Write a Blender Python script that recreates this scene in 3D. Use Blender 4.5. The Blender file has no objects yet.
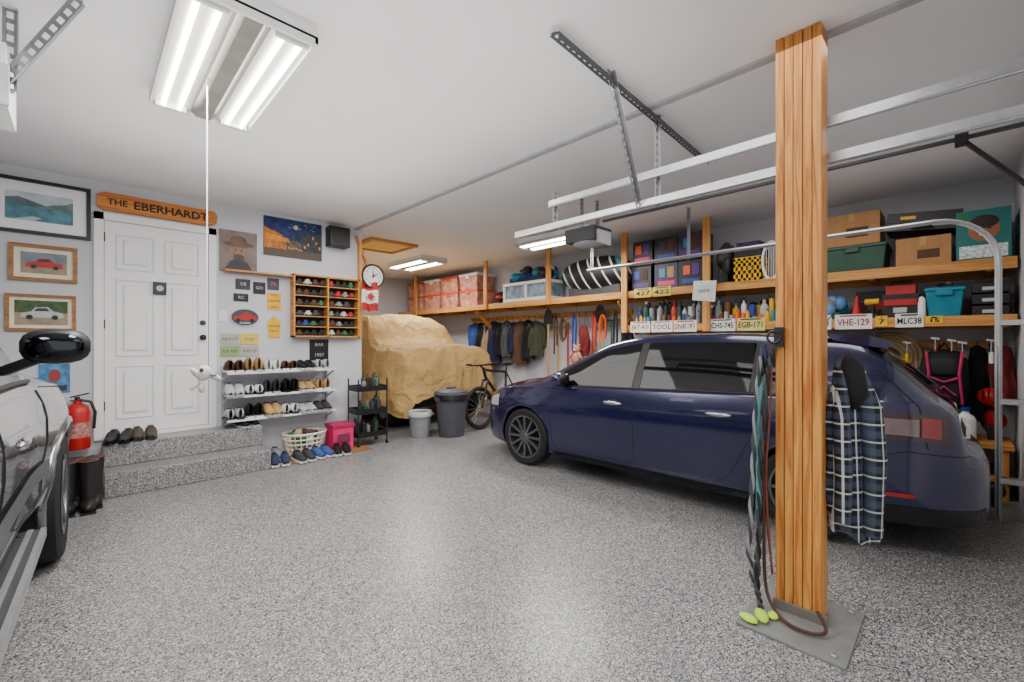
import bpy, math, random, bmesh
from mathutils import Vector, Matrix, noise, Euler
random.seed(4)
R=random.random
def U(a,b): return a+(b-a)*R()
COL=bpy.context.collection
# ---------------------------------------------------------------- materials
def lin(c):
    o=[]
    for v in c:
        v/=255.0
        o.append(v/12.92 if v<=.04045 else ((v+.055)/1.055)**2.4)
    return (*o,1)
_M={}
def mat(name,c=(128,128,128),rough=.6,metal=0,var=.12,vs=9,bump=0,bs=60,coat=0,emit=0,bd=.02,dist=0):
    if name in _M: return _M[name]
    m=bpy.data.materials.new(name);m.use_nodes=True
    nt=m.node_tree;n=nt.nodes;p=n['Principled BSDF']
    col=lin(c)
    tc=n.new('ShaderNodeTexCoord')
    if var>0:
        nz=n.new('ShaderNodeTexNoise');nz.inputs['Scale'].default_value=vs;nz.inputs['Detail'].default_value=3
        nt.links.new(tc.outputs['Object'],nz.inputs['Vector'])
        cr=n.new('ShaderNodeValToRGB')
        cr.color_ramp.elements[0].position=.3;cr.color_ramp.elements[1].position=.7
        cr.color_ramp.elements[0].color=(*[v*(1-var) for v in col[:3]],1)
        cr.color_ramp.elements[1].color=(*[min(1,v*(1+var)) for v in col[:3]],1)
        nt.links.new(nz.outputs['Fac'],cr.inputs['Fac']);nt.links.new(cr.outputs['Color'],p.inputs['Base Color'])
    else: p.inputs['Base Color'].default_value=col
    p.inputs['Roughness'].default_value=rough;p.inputs['Metallic'].default_value=metal
    if coat: p.inputs['Coat Weight'].default_value=coat;p.inputs['Coat Roughness'].default_value=.04
    if bump:
        nb=n.new('ShaderNodeTexNoise');nb.inputs['Scale'].default_value=bs;nb.inputs['Detail'].default_value=4;nb.inputs['Distortion'].default_value=dist
        nt.links.new(tc.outputs['Object'],nb.inputs['Vector'])
        bp=n.new('ShaderNodeBump');bp.inputs['Strength'].default_value=bump;bp.inputs['Distance'].default_value=bd
        nt.links.new(nb.outputs['Fac'],bp.inputs['Height']);nt.links.new(bp.outputs['Normal'],p.inputs['Normal'])
    if emit:
        p.inputs['Emission Color'].default_value=col;p.inputs['Emission Strength'].default_value=emit
    _M[name]=m;return m
def flake_mat(name,cols,scale=150,mul=.25):
    m=bpy.data.materials.new(name);m.use_nodes=True;nt=m.node_tree;n=nt.nodes;p=n['Principled BSDF']
    tc=n.new('ShaderNodeTexCoord');v=n.new('ShaderNodeTexVoronoi');v.inputs['Scale'].default_value=scale
    nt.links.new(tc.outputs['Object'],v.inputs['Vector'])
    sp=n.new('ShaderNodeSeparateColor');nt.links.new(v.outputs['Color'],sp.inputs[0])
    cr=n.new('ShaderNodeValToRGB');cr.color_ramp.interpolation='CONSTANT'
    e=cr.color_ramp.elements
    e[0].position=0;e[0].color=lin(cols[0][1]);e[1].position=cols[1][0];e[1].color=lin(cols[1][1])
    for pos,c in cols[2:]:
        k=e.new(pos);k.color=lin(c)
    nt.links.new(sp.outputs[0],cr.inputs['Fac'])
    nz=n.new('ShaderNodeTexNoise');nz.inputs['Scale'].default_value=1.3;nt.links.new(tc.outputs['Object'],nz.inputs['Vector'])
    mx=n.new('ShaderNodeMix');mx.data_type='RGBA';mx.blend_type='MULTIPLY';mx.inputs['Factor'].default_value=mul
    nt.links.new(cr.outputs['Color'],mx.inputs['A']);nt.links.new(nz.outputs['Fac'],mx.inputs['B'])
    nt.links.new(mx.outputs['Result'],p.inputs['Base Color'])
    p.inputs['Roughness'].default_value=.30
    bp=n.new('ShaderNodeBump');bp.inputs['Strength'].default_value=.12;bp.inputs['Distance'].default_value=.002
    nt.links.new(sp.outputs[1],bp.inputs['Height']);nt.links.new(bp.outputs['Normal'],p.inputs['Normal'])
    return m
def wood_mat(name,c1,c2,axis='Z',scale=1.0,knots=3.1):
    m=bpy.data.materials.new(name);m.use_nodes=True;nt=m.node_tree;n=nt.nodes;p=n['Principled BSDF']
    tc=n.new('ShaderNodeTexCoord');mp=n.new('ShaderNodeMapping')
    s={'X':(1.2,22,22),'Y':(22,1.2,22),'Z':(22,22,1.2)}[axis]
    mp.inputs['Scale'].default_value=[v*scale for v in s]
    nt.links.new(tc.outputs['Object'],mp.inputs['Vector'])
    nz=n.new('ShaderNodeTexNoise');nz.inputs['Scale'].default_value=1;nz.inputs['Detail'].default_value=5;nz.inputs['Distortion'].default_value=1.2
    nt.links.new(mp.outputs[0],nz.inputs['Vector'])
    cr=n.new('ShaderNodeValToRGB');cr.color_ramp.elements[0].position=.36;cr.color_ramp.elements[1].position=.62
    cr.color_ramp.elements[0].color=lin(c1);cr.color_ramp.elements[1].color=lin(c2)
    nt.links.new(nz.outputs['Fac'],cr.inputs['Fac'])
    vo=n.new('ShaderNodeTexVoronoi');vo.inputs['Scale'].default_value=knots
    nt.links.new(tc.outputs['Object'],vo.inputs['Vector'])
    k=n.new('ShaderNodeValToRGB');k.color_ramp.elements[0].position=.03;k.color_ramp.elements[1].position=.09
    k.color_ramp.elements[0].color=(.22,.1,.04,1);k.color_ramp.elements[1].color=(1,1,1,1)
    nt.links.new(vo.outputs['Distance'],k.inputs['Fac'])
    mx=n.new('ShaderNodeMix');mx.data_type='RGBA';mx.blend_type='MULTIPLY';mx.inputs['Factor'].default_value=1
    nt.links.new(cr.outputs['Color'],mx.inputs['A']);nt.links.new(k.outputs['Color'],mx.inputs['B'])
    nt.links.new(mx.outputs['Result'],p.inputs['Base Color'])
    p.inputs['Roughness'].default_value=.5
    return m
def plaid_mat(name):
    m=bpy.data.materials.new(name);m.use_nodes=True;nt=m.node_tree;n=nt.nodes;p=n['Principled BSDF']
    tc=n.new('ShaderNodeTexCoord');sx=n.new('ShaderNodeSeparateXYZ');nt.links.new(tc.outputs['Object'],sx.inputs[0])
    def band(sock,freq,th,off=0):
        a=n.new('ShaderNodeMath');a.operation='MULTIPLY_ADD';a.inputs[1].default_value=freq;a.inputs[2].default_value=off;nt.links.new(sock,a.inputs[0])
        b=n.new('ShaderNodeMath');b.operation='FRACT';nt.links.new(a.outputs[0],b.inputs[0])
        g=n.new('ShaderNodeMath');g.operation='LESS_THAN';g.inputs[1].default_value=th;nt.links.new(b.outputs[0],g.inputs[0]);return g.outputs[0]
    def mixc(A,Bc,f,fac):
        mm=n.new('ShaderNodeMath');mm.operation='MULTIPLY';mm.inputs[1].default_value=fac;nt.links.new(f,mm.inputs[0])
        x=n.new('ShaderNodeMix');x.data_type='RGBA';nt.links.new(mm.outputs[0],x.inputs['Factor'])
        if isinstance(A,tuple): x.inputs['A'].default_value=A
        else: nt.links.new(A,x.inputs['A'])
        x.inputs['B'].default_value=Bc;return x.outputs['Result']
    o=mixc(lin((16,20,32)),lin((80,92,110)),band(sx.outputs[0],12,.4),.35)
    o=mixc(o,lin((80,92,110)),band(sx.outputs[2],12,.4),.35)
    o=mixc(o,lin((215,215,210)),band(sx.outputs[0],12,.10,.3),.6)
    o=mixc(o,lin((215,215,210)),band(sx.outputs[2],12,.10,.3),.6)
    nt.links.new(o,p.inputs['Base Color']);p.inputs['Roughness'].default_value=.9
    return m
FLAKES=[(0,(46,46,52)),(.15,(90,91,96)),(.34,(130,131,133)),(.62,(160,160,159)),(.86,(208,205,200))]
FLOOR=flake_mat('epoxy_flake',FLAKES,200)
STEPM=flake_mat('epoxy_flake_steps',FLAKES,200)
WALL=mat('wall_paint',(202,203,209),.85,var=.03,vs=2)
CEIL=mat('ceiling_paint',(242,242,243),.9,var=.02,vs=1.5)
WHITE=mat('white_paint',(240,240,240),.45,var=.02)
DOORSH=mat('door_moulding_shade',(222,222,224),.45,var=.02)  # white moulding greyed: shade of recessed panels put into the colour
WPL=mat('white_plastic',(228,228,226),.4,var=.03)
BLK=mat('black_plastic',(18,18,20),.45)
RUB=mat('rubber',(22,22,23),.8,bump=.2,bs=120)
DG=mat('dark_grey',(52,54,58),.55)
GREY=mat('grey',(130,132,136),.55)
LG=mat('light_grey_plastic',(185,187,191),.5)
STEEL=mat('galvanised_steel',(185,187,190),.33,.85,var=.08,vs=30)
STEEL2=mat('perforated_steel',(150,152,155),.45,.7,var=.1,vs=30)
CHR=mat('chrome',(215,216,220),.12,1,var=0)
RED=mat('red',(180,22,24),.45)
ORG=mat('orange',(225,90,20),.5)
YEL=mat('yellow',(228,175,10),.5)
GRN=mat('green',(35,105,55),.55)
DGRN=mat('dark_green_plastic',(30,72,54),.5)
TEAL=mat('teal_plastic',(10,125,150),.45)
BLUE=mat('blue',(25,55,145),.5)
LBLUE=mat('light_blue',(100,150,205),.5)
PINK=mat('pink',(215,30,105),.5)
PURP=mat('purple',(75,36,120),.5)
BRN=mat('brown',(80,50,30),.7)
TAN=mat('tan',(180,145,95),.8)
CARD=mat('cardboard',(172,126,80),.85,var=.08,vs=14)
CREAM=mat('cream',(236,226,200),.7)
CLEAR=mat('translucent_bin',(188,130,110),.35,var=.45,vs=8)
GLASS=mat('car_glass',(10,12,14),.04,0,var=0)
POSTW=wood_mat('laminated_post_wood',(168,98,34),(216,150,72),'Z',1.6,2.4)
WOODZ=wood_mat('pine_z',(182,118,48),(214,156,80),'Z')
WOODY=wood_mat('pine_y',(182,120,50),(212,154,80),'Y')
WOODX=wood_mat('pine_x',(176,112,48),(206,146,76),'X')
SIGNW=wood_mat('stained_wood',(172,92,26),(214,134,46),'X')
SEAM=mat('seam_dark',(74,40,14),.8)
PLY=mat('plywood',(196,156,100),.7,var=.1,vs=5)
# ---------------------------------------------------------------- builder
class B:
    def __init__(s,name,M=None,loc=(0,0,0),rz=0,bev=0):
        s.name=name;s.M=M if M is not None else Matrix.Translation(loc)@Matrix.Rotation(rz,4,'Z')
        s.v=[];s.f=[];s.m=[];s.mats=[];s.bev=bev
    def mi(s,m):
        if m not in s.mats: s.mats.append(m)
        return s.mats.index(m)
    def add(s,vs,fs,m):
        o=len(s.v);s.v+= [tuple(v) for v in vs];k=s.mi(m)
        for f in fs: s.f.append([i+o for i in f]);s.m.append(k)
    def box(s,x0,x1,y0,y1,z0,z1,m,rot=None):
        x0,x1=min(x0,x1),max(x0,x1);y0,y1=min(y0,y1),max(y0,y1);z0,z1=min(z0,z1),max(z0,z1)
        vs=[Vector((x,y,z)) for x in(x0,x1) for y in(y0,y1) for z in(z0,z1)]
        if rot:
            c=Vector(((x0+x1)/2,(y0+y1)/2,(z0+z1)/2));E=Euler(rot).to_matrix();vs=[c+E@(v-c) for v in vs]
        s.add(vs,[(0,1,3,2),(4,6,7,5),(0,4,5,1),(2,3,7,6),(0,2,6,4),(1,5,7,3)],m)
    def bar(s,p0,p1,w,t,m,up=(0,0,1)):
        p0=Vector(p0);p1=Vector(p1);d=(p1-p0).normalized();u=Vector(up)
        if abs(d.dot(u))>.98: u=Vector((1,0,0))
        a=d.cross(u).normalized();b=d.cross(a).normalized()
        vs=[]
        for p in(p0,p1):
            for i,j in((-1,-1),(1,-1),(1,1),(-1,1)): vs.append(p+a*i*w/2+b*j*t/2)
        s.add(vs,[(0,1,2,3),(7,6,5,4),(0,4,5,1),(1,5,6,2),(2,6,7,3),(3,7,4,0)],m)
    def perf(s,p0,p1,w,m,up=(0,0,1),step=.05):
        p0=Vector(p0);p1=Vector(p1);L=(p1-p0).length;d=(p1-p0)/L;u=Vector(up)
        if abs(d.dot(u))>.98: u=Vector((1,0,0))
        a=d.cross(u).normalized()
        for k in(-1,1): s.bar(p0+a*k*w*.36,p1+a*k*w*.36,w*.28,.004,m,up)
        n=max(2,int(L/step))
        for i in range(n+1):
            q=p0+d*(L*i/n);e=min(step*.22,.012)
            s.bar(q-d*e,q+d*e,w*.5,.004,m,up)
        b=d.cross(a).normalized()
        s.bar(p0+a*w*.5+b*w*.3,p1+a*w*.5+b*w*.3,.004,w*.6,m,up)
    def cyl(s,p0,p1,r0,m,r1=None,seg=16,caps=True):
        s.tube([p0,p1],r0,m,seg,rad=[r0,r0 if r1 is None else r1],caps=caps)
    def tube(s,pts,r,m,seg=8,rad=None,caps=True):
        P=[Vector(p) for p in pts];n=len(P);vs=[];fs=[]
        t0=(P[1]-P[0]).normalized();u=Vector((0,0,1)) if abs(t0.z)<.9 else Vector((1,0,0))
        a=t0.cross(u).normalized()
        for i in range(n):
            t=(P[min(i+1,n-1)]-P[max(i-1,0)])
            if t.length<1e-9: t=t0
            t.normalize();a=(a-t*a.dot(t))
            if a.length<1e-6: a=t.orthogonal()
            a.normalize();b=t.cross(a);rr=rad[i] if rad else r
            for k in range(seg):
                th=2*math.pi*k/seg;vs.append(P[i]+a*math.cos(th)*rr+b*math.sin(th)*rr)
        for i in range(n-1):
            for k in range(seg):
                k2=(k+1)%seg;fs.append((i*seg+k,i*seg+k2,(i+1)*seg+k2,(i+1)*seg+k))
        if caps: fs.append(tuple(range(seg))[::-1]);fs.append(tuple((n-1)*seg+k for k in range(seg)))
        s.add(vs,fs,m)
    def lathe(s,prof,c,m,seg=28,axis='z',caps=True):
        vs=[];fs=[];n=len(prof)
        for r,h in prof:
            for k in range(seg):
                th=2*math.pi*k/seg;a,b=r*math.cos(th),r*math.sin(th)
                v={'z':(a,b,h),'y':(a,h,b),'x':(h,a,b)}[axis]
                vs.append((c[0]+v[0],c[1]+v[1],c[2]+v[2]))
        for i in range(n-1):
            for k in range(seg):
                k2=(k+1)%seg;fs.append((i*seg+k,i*seg+k2,(i+1)*seg+k2,(i+1)*seg+k))
        if caps and prof[0][0]>.0015: fs.append(tuple(range(seg))[::-1])
        if caps and prof[-1][0]>.0015: fs.append(tuple((n-1)*seg+k for k in range(seg)))
        s.add(vs,fs,m)
    def ell(s,c,r,m,rot=None,su=14,sv=9,ex=1):
        E=Euler(rot).to_matrix() if rot else Matrix.Identity(3);c=Vector(c);vs=[];fs=[]
        sg=lambda x:math.copysign(abs(x)**ex,x)
        for j in range(sv+1):
            ph=-math.pi/2+math.pi*j/sv
            for i in range(su):
                th=2*math.pi*i/su
                vs.append(c+E@Vector((r[0]*sg(math.cos(ph))*sg(math.cos(th)),r[1]*sg(math.cos(ph))*sg(math.sin(th)),r[2]*sg(math.sin(ph)))))
        for j in range(sv):
            for i in range(su):
                i2=(i+1)%su;fs.append((j*su+i,j*su+i2,(j+1)*su+i2,(j+1)*su+i))
        s.add(vs,fs,m)
    def torus(s,c,Rr,r,m,axis='z',seg=28,rs=8,sc=(1,1)):
        pts=[]
        for k in range(seg+1):
            th=2*math.pi*k/seg;a,b=Rr*math.cos(th)*sc[0],Rr*math.sin(th)*sc[1]
            v={'z':(a,b,0),'y':(a,0,b),'x':(0,a,b)}[axis];pts.append((c[0]+v[0],c[1]+v[1],c[2]+v[2]))
        s.tube(pts,r,m,rs,caps=False)
    def poly(s,pts,m,z=0): s.add([(x,y,z) for x,y in pts],[tuple(range(len(pts)))],m)
    def rect(s,x0,x1,y0,y1,m,z=0): s.poly([(x0,y0),(x1,y0),(x1,y1),(x0,y1)],m,z)
    def disc(s,x,y,r,m,z=0,ry=None,seg=20): s.poly([(x+r*math.cos(2*math.pi*k/seg),y+(ry or r)*math.sin(2*math.pi*k/seg)) for k in range(seg)],m,z)
    def prism(s,pts,m,z0,z1,axis='z'):
        n=len(pts);f={'z':lambda x,y,z:(x,y,z),'y':lambda x,y,z:(x,z,y),'x':lambda x,y,z:(z,x,y)}[axis]
        vs=[f(x,y,z0) for x,y in pts]+[f(x,y,z1) for x,y in pts]
        s.add(vs,[tuple(range(n))[::-1],tuple(range(n,2*n))]+[(i,(i+1)%n,n+(i+1)%n,n+i) for i in range(n)],m)
    def text(s,t,x,y,size,m,z=.003,sx=1,fit=None,bold=0):
        cu=bpy.data.curves.new('t','FONT');cu.body=t;cu.size=size;cu.align_x='CENTER';cu.align_y='CENTER';cu.resolution_u=2;cu.offset=bold
        o=bpy.data.objects.new('t',cu);COL.objects.link(o);dg=bpy.context.evaluated_depsgraph_get()
        me=o.evaluated_get(dg).to_mesh()
        if fit and len(me.vertices):
            w=max(v.co.x for v in me.vertices)-min(v.co.x for v in me.vertices);sx=fit/w
        s.add([(x+v.co.x*sx,y+v.co.y,z) for v in me.vertices],[tuple(p.vertices) for p in me.polygons],m)
        bpy.data.objects.remove(o)
    def grid(s,fn,nu,nv,m,closeu=False):
        vs=[fn(i/(nu if closeu else nu-1),j/(nv-1)) for j in range(nv) for i in range(nu)]
        fs=[]
        for j in range(nv-1):
            for i in range(nu if closeu else nu-1):
                i2=(i+1)%nu;fs.append((j*nu+i,j*nu+i2,(j+1)*nu+i2,(j+1)*nu+i))
        s.add(vs,fs,m)
    def done(s,sharp=.7,recalc=True):
        me=bpy.data.meshes.new(s.name);me.from_pydata(s.v,[],s.f);me.update()
        for m in s.mats: me.materials.append(m)
        for p,k in zip(me.polygons,s.m): p.material_index=k;p.use_smooth=True
        if recalc:
            bm=bmesh.new();bm.from_mesh(me);bmesh.ops.recalc_face_normals(bm,faces=bm.faces);bm.to_mesh(me);bm.free()
        me.set_sharp_from_angle(angle=sharp)
        o=bpy.data.objects.new(s.name,me);COL.objects.link(o);o.matrix_world=s.M
        if s.bev:
            b=o.modifiers.new('bev','BEVEL');b.width=s.bev;b.segments=2;b.limit_method='ANGLE';b.angle_limit=.7
        return o
def wallM(x,z,y=5.83):
    return Matrix(((1,0,0,x),(0,0,-1,y),(0,1,0,z),(0,0,0,1)))
def sideM(y,z,x=6.2):
    return Matrix(((0,0,-1,x),(-1,0,0,y),(0,1,0,z),(0,0,0,1)))
# ---------------------------------------------------------------- room
CZ=2.93;GW=-.36
def room(name,x0,x1,y0,y1,z0,z1,m):
    b=B(name);b.box(x0,x1,y0,y1,z0,z1,m);return b.done()
room('floor',-2.8,6.4,-4.5,9.9,-.1,0,FLOOR)
room('ceiling',-2.8,6.4,GW-.2,9.9,CZ,CZ+.1,CEIL)
room('wall_entry',-2.6,2.76,5.83,5.95,0,CZ,WALL)
room('wall_partition',2.64,2.76,5.95,9.8,0,CZ,WALL)
room('wall_back',2.64,6.3,9.8,9.92,0,CZ,WALL)
room('wall_shelf_side',6.2,6.32,GW-.12,9.8,0,CZ,WALL)
room('wall_truck_side',-2.72,-2.6,GW-.12,5.95,0,CZ,WALL)
room('wall_garage_left',-2.6,-2.35,GW-.12,GW,0,CZ,WALL);room('wall_garage_middle',2.25,2.95,GW-.12,GW,0,CZ,WALL);room('wall_garage_right',4.95,6.2,GW-.12,GW,0,CZ,WALL)
room('wall_garage_header',-2.35,2.25,GW-.12,GW,2.45,CZ,WALL);room('wall_garage_lintel',2.95,4.95,GW-.12,GW,2.35,CZ,WALL)
b=B('door_2')
for i in range(4):
    b.box(2.955,4.945,GW-.1,GW-.05,i*.585+.004,(i+1)*.585,WHITE)
b.done()
b=B('trim_1');b.box(2.65,2.70,GW,9.8,CZ-.018,CZ,mat('ceiling_seam',(175,177,180),.8));b.done()
b=B('trim_2')
b.box(.06,.13,5.80,5.829,.42,2.63,WHITE);b.box(.98,1.05,5.80,5.829,.42,2.63,WHITE);b.box(.06,1.05,5.80,5.829,2.56,2.63,WHITE)
b.box(.13,.98,5.78,5.829,.422,.46,WHITE);b.done()
b=B('door_1',M=wallM(0,0),bev=.003)
b.box(.135,.975,.465,2.555,.001,.018,WHITE)
for (x0,x1) in((.23,.50),(.61,.88)):
    for (z0,z1) in((.62,1.12),(1.24,1.98),(2.10,2.42)):
        for a in range(4):
            X0,X1,Z0,Z1=[(x0-.014,x0,z0-.014,z1+.014),(x1,x1+.014,z0-.014,z1+.014),(x0,x1,z0-.014,z0),(x0,x1,z1,z1+.014)][a]
            b.box(X0,X1,Z0,Z1,.016,.026,DOORSH)
        b.box(x0+.04,x1-.04,z0+.04,z1-.04,.016,.026,DOORSH);b.box(x0+.052,x1-.052,z0+.052,z1-.052,.02,.029,WHITE)
b.lathe([(.001,.018),(.03,.018),(.03,.03),(.012,.034),(.012,.06),(.028,.066),(.03,.085),(.02,.098),(.001,.1)],(.925,1.42,0),BLK,16)
b.lathe([(.001,.018),(.028,.018),(.028,.034),(.001,.036)],(.925,1.58,0),DG,16)
b.box(.50,.61,1.86,1.99,.036,.046,DG);b.disc(.555,1.925,.03,LG,.048)
for z in(.7,1.5,2.35): b.box(.128,.14,z,z+.09,.015,.03,BLK)
b.done()
b=B('entry_steps',bev=.008);b.box(.12,1.44,5.2,5.829,.0,.21,STEPM);b.box(.12,1.44,5.5,5.829,.21,.42,STEPM);b.done()
# ---------------------------------------------------------------- wall art
def frame(name,x0,x1,z0,z1,w,fm,mm=None,mw=0,fn=None,t=.03):
    b=B(name,M=wallM(x0,z0));W=x1-x0;Hh=z1-z0
    b.box(0,W,0,w,.002,t,fm);b.box(0,W,Hh-w,Hh,.002,t,fm);b.box(0,w,w,Hh-w,.002,t,fm);b.box(W-w,W,w,Hh-w,.002,t,fm)
    if mm: b.rect(w,W-w,w,Hh-w,mm,.008)
    fn(b,w+mw,W-w-mw,w+mw,Hh-w-mw);return b.done()
def art_lake(b,x0,x1,y0,y1):
    w=x1-x0;h=y1-y0
    b.rect(x0,x1,y0,y1,mat('sky_print',(185,198,208),.4,var=.2),.010)
    b.poly([(x0,y0+h*.5),(x0,y0+h*.74),(x0+w*.18,y0+h*.82),(x0+w*.3,y0+h*.76),(x0+w*.6,y0+h*.58),(x0+w*.6,y0+h*.5)],mat('hill_print',(84,104,108),.4,var=.3),.012)
    b.poly([(x0+w*.4,y0+h*.5),(x0+w*.7,y0+h*.66),(x0+w*.85,y0+h*.72),(x1,y0+h*.84),(x1,y0+h*.5)],mat('hill2_print',(105,120,118),.4,var=.3),.013)
    b.rect(x0,x1,y0,y0+h*.5,mat('lake_print',(70,125,140),.3,var=.35,vs=14),.014)
    b.poly([(x0+w*.1,y0),(x0+w*.40,y0+h*.16),(x0+w*.52,y0+h*.12),(x0+w*.4,y0)],mat('dock_print',(170,190,195),.4),.016)
frame('framed_lake_picture',-.62,.04,2.34,2.83,.03,BLK,WHITE,.09,art_lake)
def art_car(col,bg):
    def f(b,x0,x1,y0,y1):
        w=x1-x0;h=y1-y0
        b.rect(x0,x1,y0,y1,mat('print_ground',(150,135,110),.5,var=.3),.010)
        b.rect(x0+w*.0,x1-w*.0,y0+h*.5,y1,bg,.011)
        b.poly([(x0+w*a,y0+h*c) for a,c in((.1,.3),(.12,.48),(.3,.55),(.38,.72),(.62,.74),(.72,.57),(.9,.5),(.92,.3))],col,.013)
        b.poly([(x0+w*a,y0+h*c) for a,c in((.35,.56),(.41,.69),(.59,.70),(.66,.57))],DG,.0145)
        for a in(.27,.75): b.disc(x0+w*a,y0+h*.32,w*.065,BLK,.015)
    return f
OAK=wood_mat('oak_frame',(130,86,40),(165,116,62),'X')
frame('framed_red_car_picture',-.48,-.05,1.92,2.25,.03,OAK,CREAM,.04,art_car(RED,mat('sky_grey_print',(120,135,145),var=.3)))
frame('framed_truck_picture',-.50,-.06,1.47,1.80,.025,OAK,CREAM,.03,art_car(LG,mat('tree_print',(60,85,50),var=.4,vs=30)))
b=B('wooden_name_sign',M=wallM(.08,2.655),bev=.006)
INK=mat('sign_ink',(40,18,6))
b.prism([(0,.03),(.05,0),(.9,.0),(.97,.03),(.98,.12),(.95,.165),(.05,.175),(0,.14)],SIGNW,.002,.035)
b.text('THE',.15,.085,.085,INK,.0375,fit=.15,bold=.002);b.text('EBERHARDT',.58,.082,.11,INK,.0375,fit=.62,bold=.003)
b.done()
b=B('cowboy_portrait_poster',M=wallM(1.08,2.17));w,h=.38,.48
b.box(0,w,0,h,.001,.006,mat('poster_grey',(125,112,105),.6,var=.35,vs=6))
HATP=mat('hat_print',(105,80,64),.6,var=.3)
b.disc(w*.5,h*.5,.085,mat('skin_print',(150,110,90),.6,var=.3,vs=30),.008,ry=.11);b.disc(w*.5,h*.68,.16,HATP,.010,ry=.032)
b.disc(w*.5,h*.76,.085,HATP,.012,ry=.06);b.poly([(.04,0),(.1,.12),(.19,.17),(.28,.12),(.35,0)],DG,.011)
b.disc(w*.5,h*.36,.06,mat('beard_print',(80,70,66),var=.4,vs=40),.013,ry=.04)
for q in(-.03,.03): b.disc(w*.5+q,h*.54,.009,BLK,.0135)
b.done()
b=B('cafe_terrace_poster',M=wallM(1.53,2.42));w,h=.68,.47
b.box(0,w,0,h,.001,.012,mat('night_blue',(22,44,98),.6,var=.7,vs=14))
b.poly([(0,.05),(0,.34),(.20,.27),(.25,.15),(.25,.05)],mat('cafe_yellow',(190,110,30),.6,var=.5,vs=24),.014)
b.poly([(.02,.27),(.27,.23),(.30,.18),(.04,.19)],mat('awning_orange',(215,140,45),.6,var=.3,vs=20),.016)
b.rect(0,w,0,.09,mat('cobble_print',(80,66,60),.6,var=.5,vs=60),.017)
b.poly([(.42,.09),(.42,.28),(.50,.35),(.58,.30),(.68,.38),(.68,.09)],mat('house_print',(46,52,56),.6,var=.5,vs=20),.016)
b.poly([(.25,.09),(.25,.16),(.32,.22),(.40,.2),(.44,.14),(.44,.09)],mat('street_print',(90,80,60),.6,var=.5,vs=20),.0155)
b.disc(.36,.38,.03,mat('star_print',(190,190,150)),.0185)
for k in range(12): b.disc(U(.22,.62),U(.36,.45),U(.004,.008),mat('star_print'),.0185,seg=8)
for k in range(6): b.disc(.28+k*.03,U(.09,.12),.010,mat('awning_orange'),.0185,seg=8)
for q in((.5,.17),(.6,.2),(.56,.26),(.64,.14),(.46,.13)): b.rect(q[0],q[0]+.02,q[1],q[1]+.035,mat('awning_orange'),.0185)
b.done()
b=B('wall_speaker',M=wallM(2.26,2.62),bev=.01);b.box(0,.27,0,.26,.0,.16,BLK);b.disc(.135,.12,.09,mat('speaker_cone',(34,34,36)),.163);b.disc(.135,.12,.035,BLK,.165);b.done()
def sign(name,x0,x1,z0,z1,m,txt=None,tm=None,ts=.05,fn=None):
    b=B(name,M=wallM(x0,z0));w=x1-x0;h=z1-z0
    b.box(0,w,0,h,.001,.008,m)
    if txt:
        L=txt.split('\n')
        for i,t in enumerate(L): b.text(t,w/2,h*(1-(i+.5)/len(L)),ts,tm,.010)
    if fn: fn(b,w,h)
    return b.done()
b=B('oval_car_sign',M=wallM(1.335,1.655));b.prism([(.155*math.cos(k*.2618),.11*math.sin(k*.2618)) for k in range(24)],LG,.001,.01)
b.disc(0,0,.14,mat('sign_blue_grey',(60,66,80)),.012,ry=.095);b.poly([(-.12,-.03),(-.11,.01),(-.05,.02),(-.02,.055),(.05,.055),(.08,.02),(.12,.01),(.12,-.03)],RED,.014)
b.disc(-.07,-.035,.022,BLK,.016);b.disc(.07,-.035,.022,BLK,.016);b.text('CLASSIC',0,-.065,.03,WHITE,.016);b.done()
sign('dad_garage_sign',1.57,1.72,1.76,1.97,YEL,'DAD\nGARAGE\nGAS',BLK,.036)
b=B('yellow_warning_sign',M=wallM(1.645,1.54));b.prism([(0,.15),(.075,.07),(.06,-.12),(-.06,-.12),(-.075,.07)],YEL,.001,.01);b.text('BEWARE',0,.02,.03,BLK,.012);b.text('DOG',0,-.04,.04,BLK,.012);b.done()
sign('small_black_sign',1.24,1.39,1.98,2.1,DG,'V8',LG,.06);sign('small_black_sign',1.42,1.55,1.94,2.08,BLK,'GO',LG,.05)
sign('small_black_sign',1.22,1.37,1.84,1.93,BLK,'RC',LG,.05);sign('wall_note',1.57,1.70,2.0,2.14,mat('blue_grey_sign',(60,66,90)),'76',ORG,.07)
for i,(x,z) in enumerate(((1.09,1.34),(1.09,1.2),(1.29,1.34),(1.29,1.2))):
    sign('license_plate',x,x+.19,z,z+.125,[mat('plate_grey',(170,172,160)),mat('plate_green',(140,165,110)),mat('plate_yellow',(215,190,80)),mat('plate_grey')][i],['AB 4127','KX 903','77-4J1','RTP 55'][i],DG,.045)
b=B('wall_ledge');b.box(1.12,1.86,5.72,5.829,2.17,2.19,WOODX);b.done()
b=B('light_switch',M=wallM(1.08,1.60),bev=.003);b.box(0,.075,0,.12,.001,.008,WPL);b.box(.03,.045,.045,.075,.008,.016,WPL);b.done()
sign('chalkboard_sign',2.06,2.30,1.13,1.40,BLK,'BAR\n1957',LG,.06)
b=B('display_cabinet',M=wallM(1.83,1.43));w,h=.84,.78;DK=mat('cabinet_back',(44,34,26),.8)
b.rect(0,w,0,h,DK,.002)
for z in(0,h-.018): b.box(0,w,z,z+.018,.001,.13,WOODX)
for x in(0,w-.018,w*.5-.009): b.box(x,x+.018,0,h,.001,.13,WOODZ)
for k in range(1,6): b.box(.018,w-.018,k*h/6-.006,k*h/6+.006,.001,.12,WOODX)
b.done()
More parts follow.
